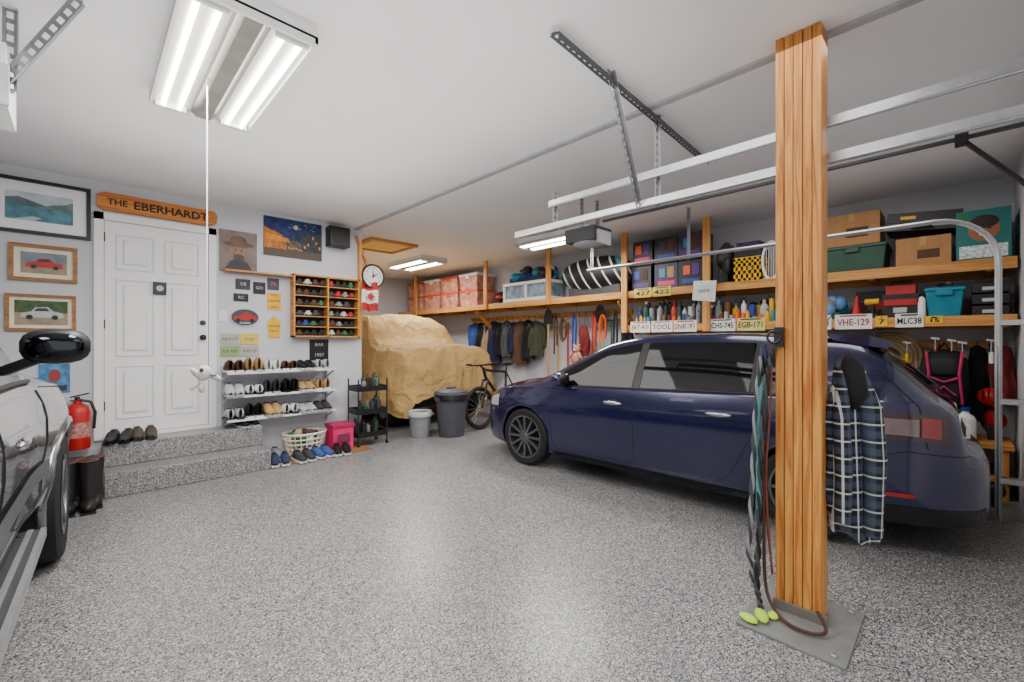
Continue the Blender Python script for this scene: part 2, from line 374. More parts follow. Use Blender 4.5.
b=B('model_car_collection',M=wallM(1.83,1.43));pal=[RED,BLUE,BLK,LG,BLK,GRN,BRN,GREY,DG,DG,BRN,YEL,BLK]
for k in range(6):
    x=.03
    while x<w-.11:
        if abs(x+.045-w/2)<.055: x=w/2+.015;continue
        z=k*h/6+(.008 if k else .02);L=U(.07,.1);m=random.choice(pal);q1=U(.02,.035)
        b.prism([(x,z+.01),(x,z+.035),(x+L*.2,z+.042),(x+L*.33,z+.045+q1),(x+L*.7,z+.045+q1),(x+L*.85,z+.04),(x+L,z+.035),(x+L,z+.01)],m,.05,.10)
        for q in(.2,.8): b.cyl((x+L*q,z+.012,.045),(x+L*q,z+.012,.105),.012,BLK,seg=8)
        x+=L+U(.004,.010)
b.done()
b=B('wood_mounting_panel',bev=.003);b.box(2.70,2.74,5.76,5.828,1.42,2.75,WOODZ);b.box(2.74,3.02,5.79,5.828,2.02,2.30,WOODX)
b.bar((2.66,5.79,2.83),(2.84,5.79,2.40),.03,.045,WOODX,up=(0,1,0));b.done()
b=B('wall_clock',M=wallM(2.90,2.29,5.785));b.lathe([(.001,.0),(.165,.0),(.175,.015),(.17,.035),(.15,.035),(.148,.02),(.001,.02)],(0,0,0),mat('clock_rim',(60,45,30),.4,.4),32)
b.disc(0,0,.148,WHITE,.022)
for k in range(1,13):
    a=math.pi/2-k*math.pi/6;b.text(str(k),.115*math.cos(a),.115*math.sin(a),.045,BLK,.024)
b.prism([(-.008,-.02),(.008,-.02),(.004,.085),(-.004,.085)],BLK,.026,.028);b.prism([(-.02,-.008),(-.02,.008),(.07,.035),(.07,.027)],BLK,.029,.031);b.done()
b=B('canadian_flag',M=wallM(2.72,1.80,5.76))
def fl(u,v): return (u*.24,v*.40+.01*math.sin(u*9),.03*math.sin(u*7+v*2))
b.grid(lambda u,v:fl(u,v*.27),8,4,RED);b.grid(lambda u,v:fl(u,.27+v*.46),8,6,WHITE);b.grid(lambda u,v:fl(u,.73+v*.27),8,4,RED)
leaf=[(0,-1),(.06,-.45),(.5,-.55),(.42,-.3),(.9,.05),(.7,.15),(.78,.5),(.5,.4),(.28,.3),(.35,.75),(.15,.65),(0,1)]
b.prism([(.12+.075*y_,.2+.065*x_) for x_,y_ in leaf]+[(.12+.075*y_,.2-.065*x_) for x_,y_ in leaf[-2:0:-1]],RED,.034,.042)
b.cyl((.0,-.06,.01),(.0,.44,.01),.006,WOODZ,seg=6);b.done()
b=B('fire_extinguisher',loc=(-.05,5.72,.36))
b.lathe([(.001,0),(.085,0),(.09,.02),(.09,.34),(.075,.39),(.03,.42),(.028,.45),(.001,.45)],(0,0,.02),RED,24)
b.lathe([(.0915,.13),(.092,.13),(.092,.27),(.0915,.27)],(0,0,0),mat('extinguisher_label',(180,120,112),.5,var=.6,vs=40),24,caps=False);b.cyl((0,0,.46),(0,0,.5),.02,BLK);b.bar((-.05,0,.50),(.08,0,.53),.02,.012,BLK);b.bar((-.05,0,.47),(.08,0,.46),.02,.012,BLK)
b.tube([(0,-.02,.48),(.09,-.03,.45),(.12,-.04,.35),(.11,-.05,.2)],.012,BLK);b.box(-.03,.03,.085,.109,.1,.45,RED);b.done()
b=B('blue_poster',M=wallM(-.30,.90));b.box(0,.2,0,.27,.001,.008,mat('poster_blue',(70,130,180),.5,var=.5,vs=14));b.disc(.1,.16,.04,mat('poster_red',(150,60,60),.5),.010,ry=.06);b.rect(.02,.18,.02,.07,DG,.010);b.done()
# ---------------------------------------------------------------- shoes
def shoe(b,x,y,z,h,m,sole=WHITE,L=.28,tall=.10):
    M=Matrix.Translation((x,y,z))@Matrix.Rotation(h,4,'Z')
    N=12
    def fn(u,v):
        t=v;th=2*math.pi*u
        w=.036+.014*math.sin(math.pi*min(1,t*1.1))*1.0
        if t<.04 or t>.97: w*=.45
        top=tall if t<.35 else tall-(tall-.045)*min(1,(t-.35)/.45)
        if t>.93: top=.035
        cz=top/2+.012
        return M@Vector((w*math.cos(th),t*L-.1,cz+(top/2)*math.sin(th)))
    b.grid(fn,10,N,m,closeu=True)
    b.add([M@Vector((a,c,d)) for d in(0,.02) for a,c in((-.035,-.1),(.035,-.1),(.05,.1),(.035,L-.11),(-.03,L-.11),(-.048,.1))],
          [(5,4,3,2,1,0),(6,7,8,9,10,11)]+[(i,(i+1)%6,6+(i+1)%6,6+i) for i in range(6)],sole)
    b.add([M@Vector((.028*math.cos(k*.785),-.03+.045*math.sin(k*.785),tall+.013)) for k in range(8)],[tuple(range(8))],BLK)
def pair(name,x,y,z,h,m,sole=WHITE,tall=.10,L=.28,sp=.052):
    b=B(name);c,s_=math.cos(h),math.sin(h)
    shoe(b,x-sp*c,y-sp*s_,z,h,m,sole,L,tall);shoe(b,x+sp*c,y+sp*s_,z,h,m,sole,L,tall);return b.done()
NS=mat('navy_shoe',(40,50,80))
shc=[DG,BLK,LG,NS,WHITE,BRN,TAN,GREY,NS,BLK,DG,GREY,LG,BRN]
RK=mat('rack_grey',(150,148,146),.5)
b=B('shoe_rack')
X0,X1=1.10,2.28
for z in(.50,.76,1.02):
    b.box(X0,X1,5.53,5.80,z,z+.014,RK)
    b.bar((X0,5.53,z+.007),(X1,5.53,z+.007),.02,.026,WPL)
for x in(X0+.01,X1-.01):
    b.box(x-.01,x+.01,5.79,5.829,.36,1.1,LG)
    for z in(.50,.76,1.02): b.bar((x,5.80,z-.1),(x,5.55,z),.015,.015,LG)
b.done()
for z in(.516,.776,1.036):
    x=1.18
    while x<2.22:
        pair('shoe_pair',x,5.62,z,math.pi+U(-.1,.1) if R()<.5 else U(-.1,.1),random.choice(shc),random.choice([WHITE,BLK,LG]),U(.09,.15),.25,sp=.046);x+=U(.185,.195)
pair('shoe_pair',.24,5.62,.42,2.9,BLK,BLK);pair('shoe_pair',.42,5.66,.42,3.1,mat('brown_shoe',(70,60,50)),BLK);pair('shoe_pair',1.30,5.66,.42,3.3,BLK,LG,.07)
b=B('shoe_mat');b.box(1.46,2.62,5.22,5.78,.0,.012,mat('mat_wood',(140,98,58),.7));b.done()
for i,(x,y) in enumerate([(1.56,5.32),(1.80,5.30),(2.02,5.34),(1.56,5.62),(2.25,5.30)]):
    pair('shoe_pair',x,y,.012,math.pi+U(-.3,.3) if i%2 else U(-.3,.3)+3.0,[NS,DG,mat('blue_sneaker',(50,80,140)),GREY,BLK][i],WHITE)
b=B('rubber_boots')
BR=mat('boot_rubber',(30,28,27),.5)
for x,y in((-.10,5.02),(.02,5.0),(-.06,5.14),(.06,5.12)):
    b.tube([(x,y,.04),(x,y,.12),(x,y+.01,.25),(x,y,.40)],.05,BR,14,rad=[.045,.048,.052,.062])
    b.ell((x,y-.07,.05),(.05,.12,.05),BR);b.box(x-.045,x+.045,y-.18,y+.05,0,.02,BLK);b.torus((x,y,.40),.06,.006,mat('boot_trim',(110,60,50)));b.ell((x,y,.405),(.055,.055,.006),BLK)
b.done()
b=B('laundry_basket',loc=(1.93,5.62,.012))
for k in range(5): b.torus((0,0,.02+k*.055),.15+k*.012,.009,CREAM if k%2 else WPL,sc=(1.25,.95))
for k in range(22):
    a=k*2*math.pi/22;b.cyl((.15*1.25*math.cos(a),.15*.95*math.sin(a),0),(.2*1.25*math.cos(a),.2*.95*math.sin(a),.25),.007,CREAM,seg=6)
b.ell((0,0,.012),(.18,.14,.01),CREAM)
for k in range(14): b.ell((U(-.14,.14),U(-.1,.1),U(.16,.26)),(.06,.05,.04),random.choice([BRN,GRN,TAN,DG,DG,WHITE,BLK]),rot=(U(0,3),U(0,3),0),su=8,sv=6)
b.torus((0,0,.25),.2,.012,WPL,sc=(1.25,.95));b.done()
b=B('pink_storage_box',loc=(2.33,5.54,.012),bev=.01);b.box(-.13,.13,-.12,.12,0,.28,PINK);b.box(-.14,.14,-.13,.13,.28,.32,mat('dark_pink',(170,25,80)));b.box(-.08,.08,-.125,-.12,.08,.2,mat('box_label',(120,40,70),var=.5,vs=40));b.done()
b=B('utility_cart',loc=(2.72,5.56,0))
for z in(.12,.42,.72):
    b.box(-.2,.2,-.15,.15,z,z+.012,BLK)
    for a in(-.2,.2): b.box(a-.004,a+.004,-.15,.15,z,z+.07,BLK)
    for a in(-.15,.15): b.box(-.2,.2,a-.004,a+.004,z,z+.07,BLK)
for x in(-.2,.2):
    for y in(-.15,.15): b.cyl((x,y,.05),(x,y,.88),.01,BLK,seg=8);b.lathe([(.001,-.01),(.025,-.01),(.025,.01),(.001,.01)],(x,y,.025),BLK,12,'x')
for k in range(27):
    h=U(.12,.22);b.lathe([(.001,0),(.032,0),(.032,h*.75),(.012,h*.85),(.012,h),(.001,h)],(U(-.16,.16),U(-.11,.11),.134+.3*(k%3)),random.choice([BLK,DG,GREY,BRN,BLK,DGRN,DG]),10)
b.done()
# ---------------------------------------------------------------- ceiling things
TUBE=mat('lit_tube',(255,252,245),.5,var=0,emit=16)
DIF=mat('light_reflector',(190,186,180),.35,.3,var=0,emit=.12)
PANEL=mat('fixture_metal',(130,126,120),.35,.7)
def fixture(name,x0,x1,y0,y1,z,thick=.07):
    b=B(name);cx=(x0+x1)/2;w=x1-x0
    b.box(x0,x1,y0,y1,z-.012,z+thick-.012,WPL)
    for sgn in(-1,1):
        c=cx+sgn*w*.31
        b.prism([(c-w*.18,z-.014),(c-w*.17,z-.02),(c+w*.17,z-.02),(c+w*.18,z-.014)],DIF,y0+.03,y1-.03,'y')
        for t in(-.075,.075): b.cyl((c+t*w,y0+.05,z-.036),(c+t*w,y1-.05,z-.036),.013,TUBE,seg=10)
        for yy in(y0+.04,y1-.06): b.box(c-w*.14,c+w*.14,yy,yy+.02,z-.05,z-.012,WPL)
    b.prism([(cx-w*.12,z-.013),(cx-w*.07,z-.04),(cx+w*.07,z-.04),(cx+w*.12,z-.013)],PANEL,y0+.01,y1-.01,'y')
    for y in(y0,y1-.02): b.box(x0,x1,y,y+.02,z-.045,z,WPL)
    for x in(x0,x1-.015): b.box(x,x+.015,y0,y1,z-.035,z,WPL)
    b.done()
WARM=(1,.965,.92)
def area(name,x,y,z,sx,sy,e,rot=(0,0,0),col=WARM):
    l=bpy.data.lights.new(name,'AREA');l.shape='RECTANGLE';l.size=sx;l.size_y=sy;l.energy=e;l.color=col
    o=bpy.data.objects.new(name,l);o.location=(x,y,z);o.rotation_euler=rot;COL.objects.link(o)
fixture('added_fill_fixture',.28,.82,2.20,3.47,2.87);area('added_fill_glow',.555,2.82,2.81,.5,1.2,70)
fixture('added_fill_fixture',4.38,4.72,3.15,4.4,2.75);area('added_fill_glow',4.55,3.8,2.69,.3,1.2,62)
fixture('added_fill_fixture',4.3,4.85,6.7,7.95,2.87);area('added_fill_glow',4.57,7.3,2.81,.5,1.2,52)
fixture('added_fill_fixture',-1.2,-.7,.4,1.6,2.87);area('added_fill_glow',-.95,1.0,2.81,.5,1.2,45)  # extra fixture and its light, added out of view for fill
b=B('fixture_hanging_wire')
for x in(4.42,4.68):
    for y in(3.2,4.35): b.cyl((x,y,2.81),(x,y,CZ),.003,STEEL,seg=5)
b.done()
b=B('pull_cord',loc=(.49,2.95,0));b.cyl((0,0,1.23),(0,0,CZ-.06),.0035,WHITE,seg=6);b.done()
b=B('knotted_rag',loc=(.475,2.95,1.17))
RAG=mat('rag_white',(205,200,195),.9,bump=.4)
b.ell((0,0,.03),(.034,.03,.045),RAG,rot=(0,.3,0));b.ell((-.035,0,.03),(.04,.018,.016),RAG,rot=(0,.9,0));b.ell((.045,0,.01),(.045,.018,.018),RAG,rot=(0,.5,0));b.ell((-.01,0,-.05),(.016,.018,.03),RAG);b.ell((-.04,0,-.035),(.014,.014,.035),RAG,rot=(0,.7,0))
b.ell((-.015,-.025,.05),(.010,.010,.012),BRN);b.ell((.04,-.01,.02),(.02,.015,.012),GREY);b.done()
b=B('attic_hatch');x0,x1,y0,y1=3.10,3.78,6.15,6.85
b.box(x0,x1,y0,y1,CZ-.02,CZ-.001,mat('hatch_panel',(240,205,115),.6))
for a in((x0-.06,x1+.06,y0-.06,y0),(x0-.06,x1+.06,y1,y1+.06),(x0-.06,x0,y0,y1),(x1,x1+.06,y0,y1)): b.box(*a,CZ-.04,CZ-.001,WOODX)
b.done()
b=B('garage_door_track')
for z,ye in((2.55,2.4),(2.36,2.8)):
    b.box(2.775,2.825,GW,ye,z-.004,z+.0,STEEL);b.box(2.772,2.778,GW,ye,z-.05,z,STEEL);b.cyl((2.822,GW,z),(2.822,ye,z),.008,STEEL,seg=8);b.cyl((2.775,GW,z-.05),(2.775,ye,z-.05),.009,STEEL,seg=8)
b.perf((2.80,1.45,CZ),(2.80,1.45,2.31),.035,STEEL2,up=(0,1,0));b.perf((2.14,1.40,CZ-.005),(2.79,1.58,2.31),.045,STEEL2,up=(0,1,0))
b.perf((2.80,2.36,2.62),(2.80,2.36,2.31),.035,STEEL2,up=(0,1,0))
b.done()
b=B('perforated_ceiling_angle');b.perf((1.66,1.40,CZ-.03),(3.75,1.5,CZ-.03),.055,mat('angle_dark_steel',(95,97,100),.5,.5));b.done()
b=B('garage_door_track')
pts=[(5.0,3.6,2.36),(5.0,.15,2.36)]+[(5.0,.15-.36*math.sin(a),2.0+.36*math.cos(a)) for a in [k*math.pi/16 for k in range(1,9)]]+[(5.0,-.21,.0)]
off=lambda p,dx:[(q[0]+dx,q[1],q[2]) for q in p]
for dx in(-.025,.025): b.tube(off(pts,dx),.010,STEEL,8)
b.tube(pts,.020,LG,8)
for z in(.3,.9,1.5): b.box(4.97,5.05,GW,-.21,z,z+.04,STEEL)
b.perf((5.0,2.2,CZ),(5.0,2.2,2.33),.035,STEEL2,up=(0,1,0));b.perf((5.0,3.55,CZ),(5.0,3.55,2.33),.035,STEEL2,up=(0,1,0))
b.done()
b=B('garage_door_opener')
b.box(3.74,4.06,2.62,3.0,2.44,2.58,DG);b.box(3.78,4.02,2.60,2.62,2.40,2.54,LG);b.ell((3.9,2.81,2.44),(.15,.18,.05),LG)
b.bar((3.9,2.62,2.64),(3.9,GW+.01,2.64),.03,.02,DG);b.bar((3.9,-.02,2.62),(3.9,-.30,2.25),.04,.02,BLK);b.box(3.86,3.94,-.04,.02,2.60,2.66,BLK)
for x in(3.76,4.04): b.perf((x,2.8,CZ),(x,2.8,2.58),.03,STEEL2,up=(0,1,0))
b.done()
b=B('garage_door_opener');b.box(-.56,-.25,2.95,3.35,2.44,2.70,WPL);b.box(-.57,-.24,2.93,2.95,2.42,2.6,LG);b.bar((-.4,2.95,2.72),(-.4,GW+.01,2.72),.035,.03,STEEL)
b.perf((-.25,3.1,CZ),(-.25,3.1,2.55),.05,STEEL2,up=(0,1,0));b.perf((-.02,2.80,CZ),(-.26,3.1,2.6),.05,STEEL2,up=(0,1,0));b.perf((-.54,3.1,CZ),(-.54,3.1,2.6),.05,STEEL2,up=(0,1,0));b.done()
# ---------------------------------------------------------------- post
b=B('wood_post',bev=.003)
for k in range(5):
    d=[0,.002,-.001,.0015,0][k]
    b.box(2.545+d,2.685,.465+k*.04,.465+(k+1)*.04-.003,.014,CZ,POSTW)
b.box(2.552,2.68,.468,.66,.02,CZ-.01,SEAM)
b.done()
b=B('post_base_plate',bev=.002);b.box(2.27,2.80,.33,.76,0,.013,mat('base_grey',(118,120,118),.6));b.box(2.53,2.543,.44,.67,.013,.06,mat('base_bracket',(105,100,92),.6))
for x,y in((2.32,.38),(2.32,.71),(2.75,.38),(2.75,.71)): b.lathe([(.001,.013),(.014,.013),(.012,.024),(.001,.026)],(x,y,0),STEEL,6)
b.done()
def rope(name,pts,r,m,n=6):
    b=B(name)
    P=[Vector(p) for p in pts];out=[]
    for i in range(len(P)-1):
        p0=P[max(i-1,0)];p1=P[i];p2=P[i+1];p3=P[min(i+2,len(P)-1)]
        for k in range(n):
            t=k/n;out.append(.5*((2*p1)+(-p0+p2)*t+(2*p0-5*p1+4*p2-p3)*t*t+(-p0+3*p1-3*p2+p3)*t**3))
    out.append(P[-1]);b.tube(out,r,m,8);return b.done()
BX,BY=2.50,.69
def braid(name,pts,r,m1,m2):
    b=B(name);P=[Vector(p) for p in pts];L=[]
    for i in range(len(P)-1):
        for k in range(12): L.append(P[i].lerp(P[i+1],k/12))
    for j,mm in((0,m1),(1,m2)): b.tube([p+Vector((math.cos(i*.9+j*3.14),math.sin(i*.9+j*3.14),0))*r*.6 for i,p in enumerate(L)],r*.7,mm,6)
    return b.done()
braid('dog_leash',[(BX+.02,BY-.03,1.36),(BX,BY,1.2),(BX-.03,BY+.02,.8),(BX-.02,BY+.03,.4),(BX-.05,BY+.03,.12),(BX-.08,BY+.0,.03)],.012,BLK,DG)
rope('dog_leash',[(BX+.03,BY-.02,1.36),(BX+.01,BY+.01,1.0),(BX-.01,BY+.01,.5),(BX+.01,BY+.01,.15),(BX-.04,BY-.04,.05),(BX-.10,BY-.12,.03),(BX-.1,BY-.22,.03),(BX-.05,BY-.26,.04),(BX-.02,BY-.22,.10)],.008,mat('brown_cord',(70,38,34),.7))
rope('dog_leash',[(BX+.02,BY+.01,1.2),(BX,BY+.03,1.1),(BX+.0,BY+.04,.9),(BX-.02,BY+.03,.62),(BX,BY+.04,.45)],.015,mat('teal_strap',(70,135,135),.6))
rope('dog_leash',[(BX+.03,BY-.01,1.36),(BX-.0,BY-.02,1.1),(BX-.01,BY,.7),(BX-.01,BY-.02,.3),(BX+.02,BY-.02,.2),(BX,BY,.5),(BX+.02,BY+.01,.9)],.005,mat('rust_cord',(110,50,30),.7))
braid('dog_leash',[(BX+.0,BY+.03,1.3),(BX-.01,BY+.05,1.0),(BX-.03,BY+.06,.6),(BX-.05,BY+.07,.3),(BX-.04,BY+.05,.12),(BX-.01,BY+.04,.3)],.011,DG,GREY)
braid('dog_leash',[(BX+.02,BY+.02,1.36),(BX+.01,BY+.02,.95),(BX,BY+.02,.75)],.018,BLK,NS)
b=B('wall_hook',loc=(2.54,.64,1.40));b.box(-.03,.004,-.02,.02,-.05,.05,BLK);b.torus((-.03,.02,0),.03,.006,BLK,'x');b.done()
b=B('dog_chew_toy',loc=(BX-.12,BY-.01,.035));TG=mat('ball_green',(180,215,60),.8)
b.ell((0,0,-.005),(.055,.03,.02),TG,rot=(0,0,.5));b.ell((-.06,.04,-.008),(.045,.03,.014),TG,rot=(0,0,1.2));b.ell((.05,-.04,-.008),(.035,.025,.014),TG);b.done()
# ---------------------------------------------------------------- garments
def garment(name,x,y,ztop,zbot,w,dep,m,ang=0,sleeves=True,nf=5,seed=0,sh=.5,hem=0,hook=True):
    b=B(name,M=Matrix.Translation((x,y,0))@Matrix.Rotation(ang,4,'Z'))
    ph=seed*1.7
    def fn(u,v):
        th=2*math.pi*u
        ww=w/2*(sh+(1-sh)*min(1,v*4) if v<.25 else 1+.12*(v-.25))
        if v<.03: ww*=.35
        f=1+.30*math.sin(nf*th+ph+v*1.5)*min(1,v*2)
        z=ztop+(zbot-ztop)*v-(hem*math.cos(th) if v>.8 else 0)*(v-.8)*5
        return Vector((ww*math.cos(th)+.01*math.sin(8*v+ph),dep/2*f*math.sin(th)*(.4+.6*min(1,v*3))+.008*math.sin(9*v+3*th),z+.01*math.sin(3*th+ph)*(v>.9)))
    b.grid(fn,48,28,m,closeu=True)
    if sleeves:
        L=(ztop-zbot)*.7
        for sg in(-1,1):
            b.tube([(sg*w*.36,0,ztop-.05),(sg*w*.5,-.01,ztop-.14),(sg*w*.56,-.03,ztop-L*.6),(sg*w*.52,-.04,ztop-L)],.05,m,10,rad=[.04,.06,.052,.042])
    if hook: b.cyl((0,0,ztop-.01),(0,0,ztop+.04),.004,BLK,seg=6)
    return b.done(sharp=1.5)
PLAID=plaid_mat('plaid_flannel')
b=B('plaid_shirt',M=Matrix.Translation((2.735,.375,0))@Matrix.Rotation(-.75,4,'Z'))
def shirt(u,v):
    th=2*math.pi*u
    ww=.045+.075*min(1,v/.45)**.8
    cx=-.035+.04*v
    f=1+.32*math.sin(4*th+.8+v*2)*min(1,.3+v)
    z=1.30-.90*v-(.05*math.cos(th))*max(0,v-.7)/.3
    return Vector((cx+ww*math.cos(th)*(1+.10*math.sin(5*v*3+th)),.055*f*math.sin(th)*(.6+.4*v),z+.012*math.sin(5*th)*(v>.9)))
b.grid(shirt,56,34,PLAID,closeu=True)
b.tube([(.0,-.03,1.24),(.05,-.05,1.05),(.06,-.07,.8),(.05,-.07,.55),(.055,-.06,.44)],.04,PLAID,14,rad=[.03,.05,.045,.038,.042])
b.tube([(-.06,-.02,1.24),(-.085,-.04,1.0),(-.08,-.05,.75),(-.085,-.05,.50)],.04,PLAID,14,rad=[.025,.036,.036,.034])
b.tube([(-.035,-.01,1.32),(-.03,-.035,1.25),(-.02,-.06,1.12),(-.03,-.05,1.05)],.02,mat('collar_black',(14,14,18),.9),12,rad=[.02,.05,.045,.015])
b.done(sharp=1.5)
# ---------------------------------------------------------------- vehicles
def pchip(tab):
    xs=[t[0] for t in tab];ys=[t[1] for t in tab];n=len(xs)
    d=[(ys[i+1]-ys[i])/(xs[i+1]-xs[i]) for i in range(n-1)]
    m=[d[0]]+[0 if d[i-1]*d[i]<=0 else 2*d[i-1]*d[i]/(d[i-1]+d[i]) for i in range(1,n-1)]+[d[-1]]
    def f(x):
        if x<=xs[0]: return ys[0]
        if x>=xs[-1]: return ys[-1]
        i=0
        while x>xs[i+1]: i+=1
        h=xs[i+1]-xs[i];t=(x-xs[i])/h
        return (2*t**3-3*t*t+1)*ys[i]+(t**3-2*t*t+t)*h*m[i]+(-2*t**3+3*t*t)*ys[i+1]+(t**3-t*t)*h*m[i+1]
    return f
class Car:
    def __init__(s,T,W,WT,BELT,BOT,stations,axles,wr,tw,arch):
        s.T=pchip(T);s.W=pchip(W);s.WT=pchip(WT);s.BE=pchip(BELT);s.BO=pchip(BOT);s.st=stations;s.ax=axles;s.wr=wr;s.tw=tw;s.arch=arch
    def sec(s,x):
        T=s.T(x);w=s.W(x);wt=min(s.WT(x),w*.97);zb=s.BO(x);be=min(s.BE(x),T-.06);be=max(be,zb+.12)
        hh=be-zb
        te=max(T-.055,be+.012)
        pts=[(0,zb),(w*.8,zb),(w*.95,zb+.02),(w*.985,zb+hh*.18),(w*.985,zb+hh*.40),(w*1.0,zb+hh*.58),(w*1.0,zb+hh*.74),(w*.985,zb+hh*.86),(w*.945,be)]
        g=(w*.93,be+.008);pts.append(g)
        for k in(.35,.7): pts.append((g[0]+(wt-g[0])*k+.012*math.sin(math.pi*k),g[1]+(te-g[1])*k))
        pts+= [(wt,te),(wt*.93,T-.022),(wt*.75,T-.010),(wt*.4,T-.002),(0,T)]
        return pts
    def half(s,x,z):
        P=s.sec(x)
        for i in range(2,len(P)-1):
            if P[i][1]<=z<=P[i+1][1]:
                t=(z-P[i][1])/max(1e-6,P[i+1][1]-P[i][1]);return P[i][0]+(P[i+1][0]-P[i][0])*t
        return P[5][0]
    def body(s,b,paint,topglass,lower):
        vs=[];fs=[];mi=[];secs=[]
        for x in s.st:
            P=s.sec(x);ring=[(x,-y,z) for y,z in P]+[(x,y,z) for y,z in P[-2:0:-1]]
            secs.append(ring);vs+=ring
        n=len(secs[0]);K=len(P)
        for i in range(len(s.st)-1):
            xm=(s.st[i]+s.st[i+1])/2
            for k in range(n):
                k2=(k+1)%n;fs.append((i*n+k,i*n+k2,(i+1)*n+k2,(i+1)*n+k))
                kk=k if k<K-1 else n-1-k
                m=1
                if kk<2: m=0
                if kk==2: m=3
                for g in topglass:
                    if g[0]<xm<g[1] and kk>=K-g[2]: m=2
                mi.append(m)
        fs.append(tuple(range(n))[::-1]);mi.append(1);fs.append(tuple((len(s.st)-1)*n+k for k in range(n)));mi.append(1)
        me=bpy.data.meshes.new('tmp');me.from_pydata(vs,[],fs)
        for m in(BLK,paint,GLASS,lower): me.materials.append(m)
        for p,m in zip(me.polygons,mi): p.material_index=m
        bm=bmesh.new();bm.from_mesh(me);bmesh.ops.recalc_face_normals(bm,faces=bm.faces);bm.to_mesh(me);bm.free()
        o=bpy.data.objects.new('tmp',me);COL.objects.link(o)
        cb=B('cut')
        for ax in s.ax:
            for sg in(-1,1):
                w=s.W(ax);cb.cyl((ax,sg*(w-.3),s.wr),(ax,sg*(w+.3),s.wr),s.arch,BLK,seg=40)
        co=cb.done();md=o.modifiers.new('b','BOOLEAN');md.object=co;md.operation='DIFFERENCE';md.solver='EXACT'
        dg=bpy.context.evaluated_depsgraph_get();r=bpy.data.meshes.new_from_object(o.evaluated_get(dg))
        ml=[BLK,paint,GLASS,lower];off=len(b.v);b.v+=[tuple(v.co) for v in r.vertices]
        for p in r.polygons: b.f.append([i+off for i in p.vertices]);b.m.append(b.mi(ml[min(p.material_index,3)]))
        bpy.data.objects.remove(o);bpy.data.objects.remove(co)
    def line(s,b,pts,sg,m=BLK,r=.003,n=8,off=.0005):
        out=[]
        for i in range(len(pts)-1):
            for k in range(n):
                t=k/n;x=pts[i][0]+(pts[i+1][0]-pts[i][0])*t;z=pts[i][1]+(pts[i+1][1]-pts[i][1])*t;out.append((x,sg*(s.half(x,z)+off),z))
        x,z=pts[-1];out.append((x,sg*(s.half(x,z)+off),z));b.tube(out,r,m,6)
    def patch(s,b,x0,x1,zl,zh,sg,m,off=.006,nx=18,nz=6):
        def fn(u,v):
            x=x0+(x1-x0)*u;a=zl(x);c=max(zh(x),a+.001);z=a+(c-a)*v;return (x,sg*(s.half(x,z)+off),z)
        b.grid(fn,nx,nz,m)
    def wheel(s,b,ax,sg,rimm,spokes=10,rimr=.70,dark=BLK):
        w=s.W(ax);yo=sg*(w-.012);yi=sg*(w-.012-s.tw);r=s.wr;c=(ax,0,r)
        prof=[(r*rimr,yi),(r*.9,yi),(r*.985,yi+sg*.02),(r,yi+sg*.05),(r,yo-sg*.05),(r*.985,yo-sg*.018),(r*.9,yo),(r*rimr,yo-sg*.008),(r*rimr,yi)]
        b.lathe(prof,c,RUB,40,'y',caps=False)
        b.lathe([(r*rimr+.004,yo-sg*.003),(r*(rimr-.04),yo-sg*.006),(r*(rimr-.07),yo-sg*.05),(r*(rimr-.08),yi)],c,rimm,40,'y',caps=False)
        b.lathe([(.001,yo-sg*.085),(r*(rimr-.07),yo-sg*.085)],c,dark,24,'y',caps=False)
        b.lathe([(.001,yo-sg*.01),(.035,yo-sg*.012),(.055,yo-sg*.03),(.055,yo-sg*.08)],c,rimm,16,'y',caps=False)
        for k in range(spokes):
            a=2*math.pi*k/spokes;p0=(ax+.04*math.cos(a),yo-sg*.028,r+.04*math.sin(a));rr=r*(rimr-.05);p1=(ax+rr*math.cos(a),yo-sg*.02,r+rr*math.sin(a));b.bar(p0,p1,.024 if spokes>6 else .05,.03,rimm,up=(0,1,0))
NAVY=mat('navy_car_paint',(24,26,66),.2,.3,var=.04,vs=2,coat=1)
st=[0,.015,.03,.05,.07,.09,.11,.13,.16,.2,.25,.3,.36,.42,.48,.52,.56,.6,.65,.7,.75,.8,.95,1.1,1.3,1.5,1.7,1.9,2.1,2.3,2.45,2.55,2.65,2.75,2.85,2.95,3.05,3.15,3.25,3.35,3.42,3.48,3.55,3.65,3.75,3.85,3.95,4.05,4.13,4.2,4.26,4.31,4.35,4.38,4.4,4.42]
hb=Car(T=[(0,.58),(.03,.66),(.07,.70),(.12,.74),(.16,.94),(.25,1.03),(.50,1.29),(.66,1.385),(.9,1.42),(1.6,1.455),(2.2,1.445),(2.6,1.385),(3.0,1.20),(3.45,.985),(3.8,.925),(4.1,.84),(4.3,.72),(4.38,.62),(4.42,.50)],
 W=[(0,.30),(.03,.46),(.08,.58),(.2,.70),(.4,.79),(.65,.85),(.95,.875),(2.2,.88),(3.3,.88),(3.8,.865),(4.1,.80),(4.3,.67),(4.42,.45)],
 WT=[(0,.25),(.1,.42),(.2,.60),(.4,.66),(.65,.60),(1.0,.565),(2.4,.56),(2.9,.62),(3.45,.72),(4.0,.66),(4.3,.55),(4.42,.35)],
 BELT=[(0,.98),(.3,.985),(1.0,.965),(2.2,.925),(3.4,.88),(4.0,.82),(4.42,.6)],
 BOT=[(0,.27),(.1,.20),(.5,.19),(.9,.18),(3.4,.17),(3.9,.18),(4.3,.2),(4.42,.28)],
 stations=st,axles=(.92,3.56),wr=.315,tw=.205,arch=.352)
ANG=.046
b=B('hatchback_car',M=Matrix.Translation((4.52,-.13,0))@Matrix.Rotation(math.pi/2+ANG,4,'Z'))
hb.body(b,NAVY,[(.26,.62,5),(2.62,3.44,4)],NAVY)
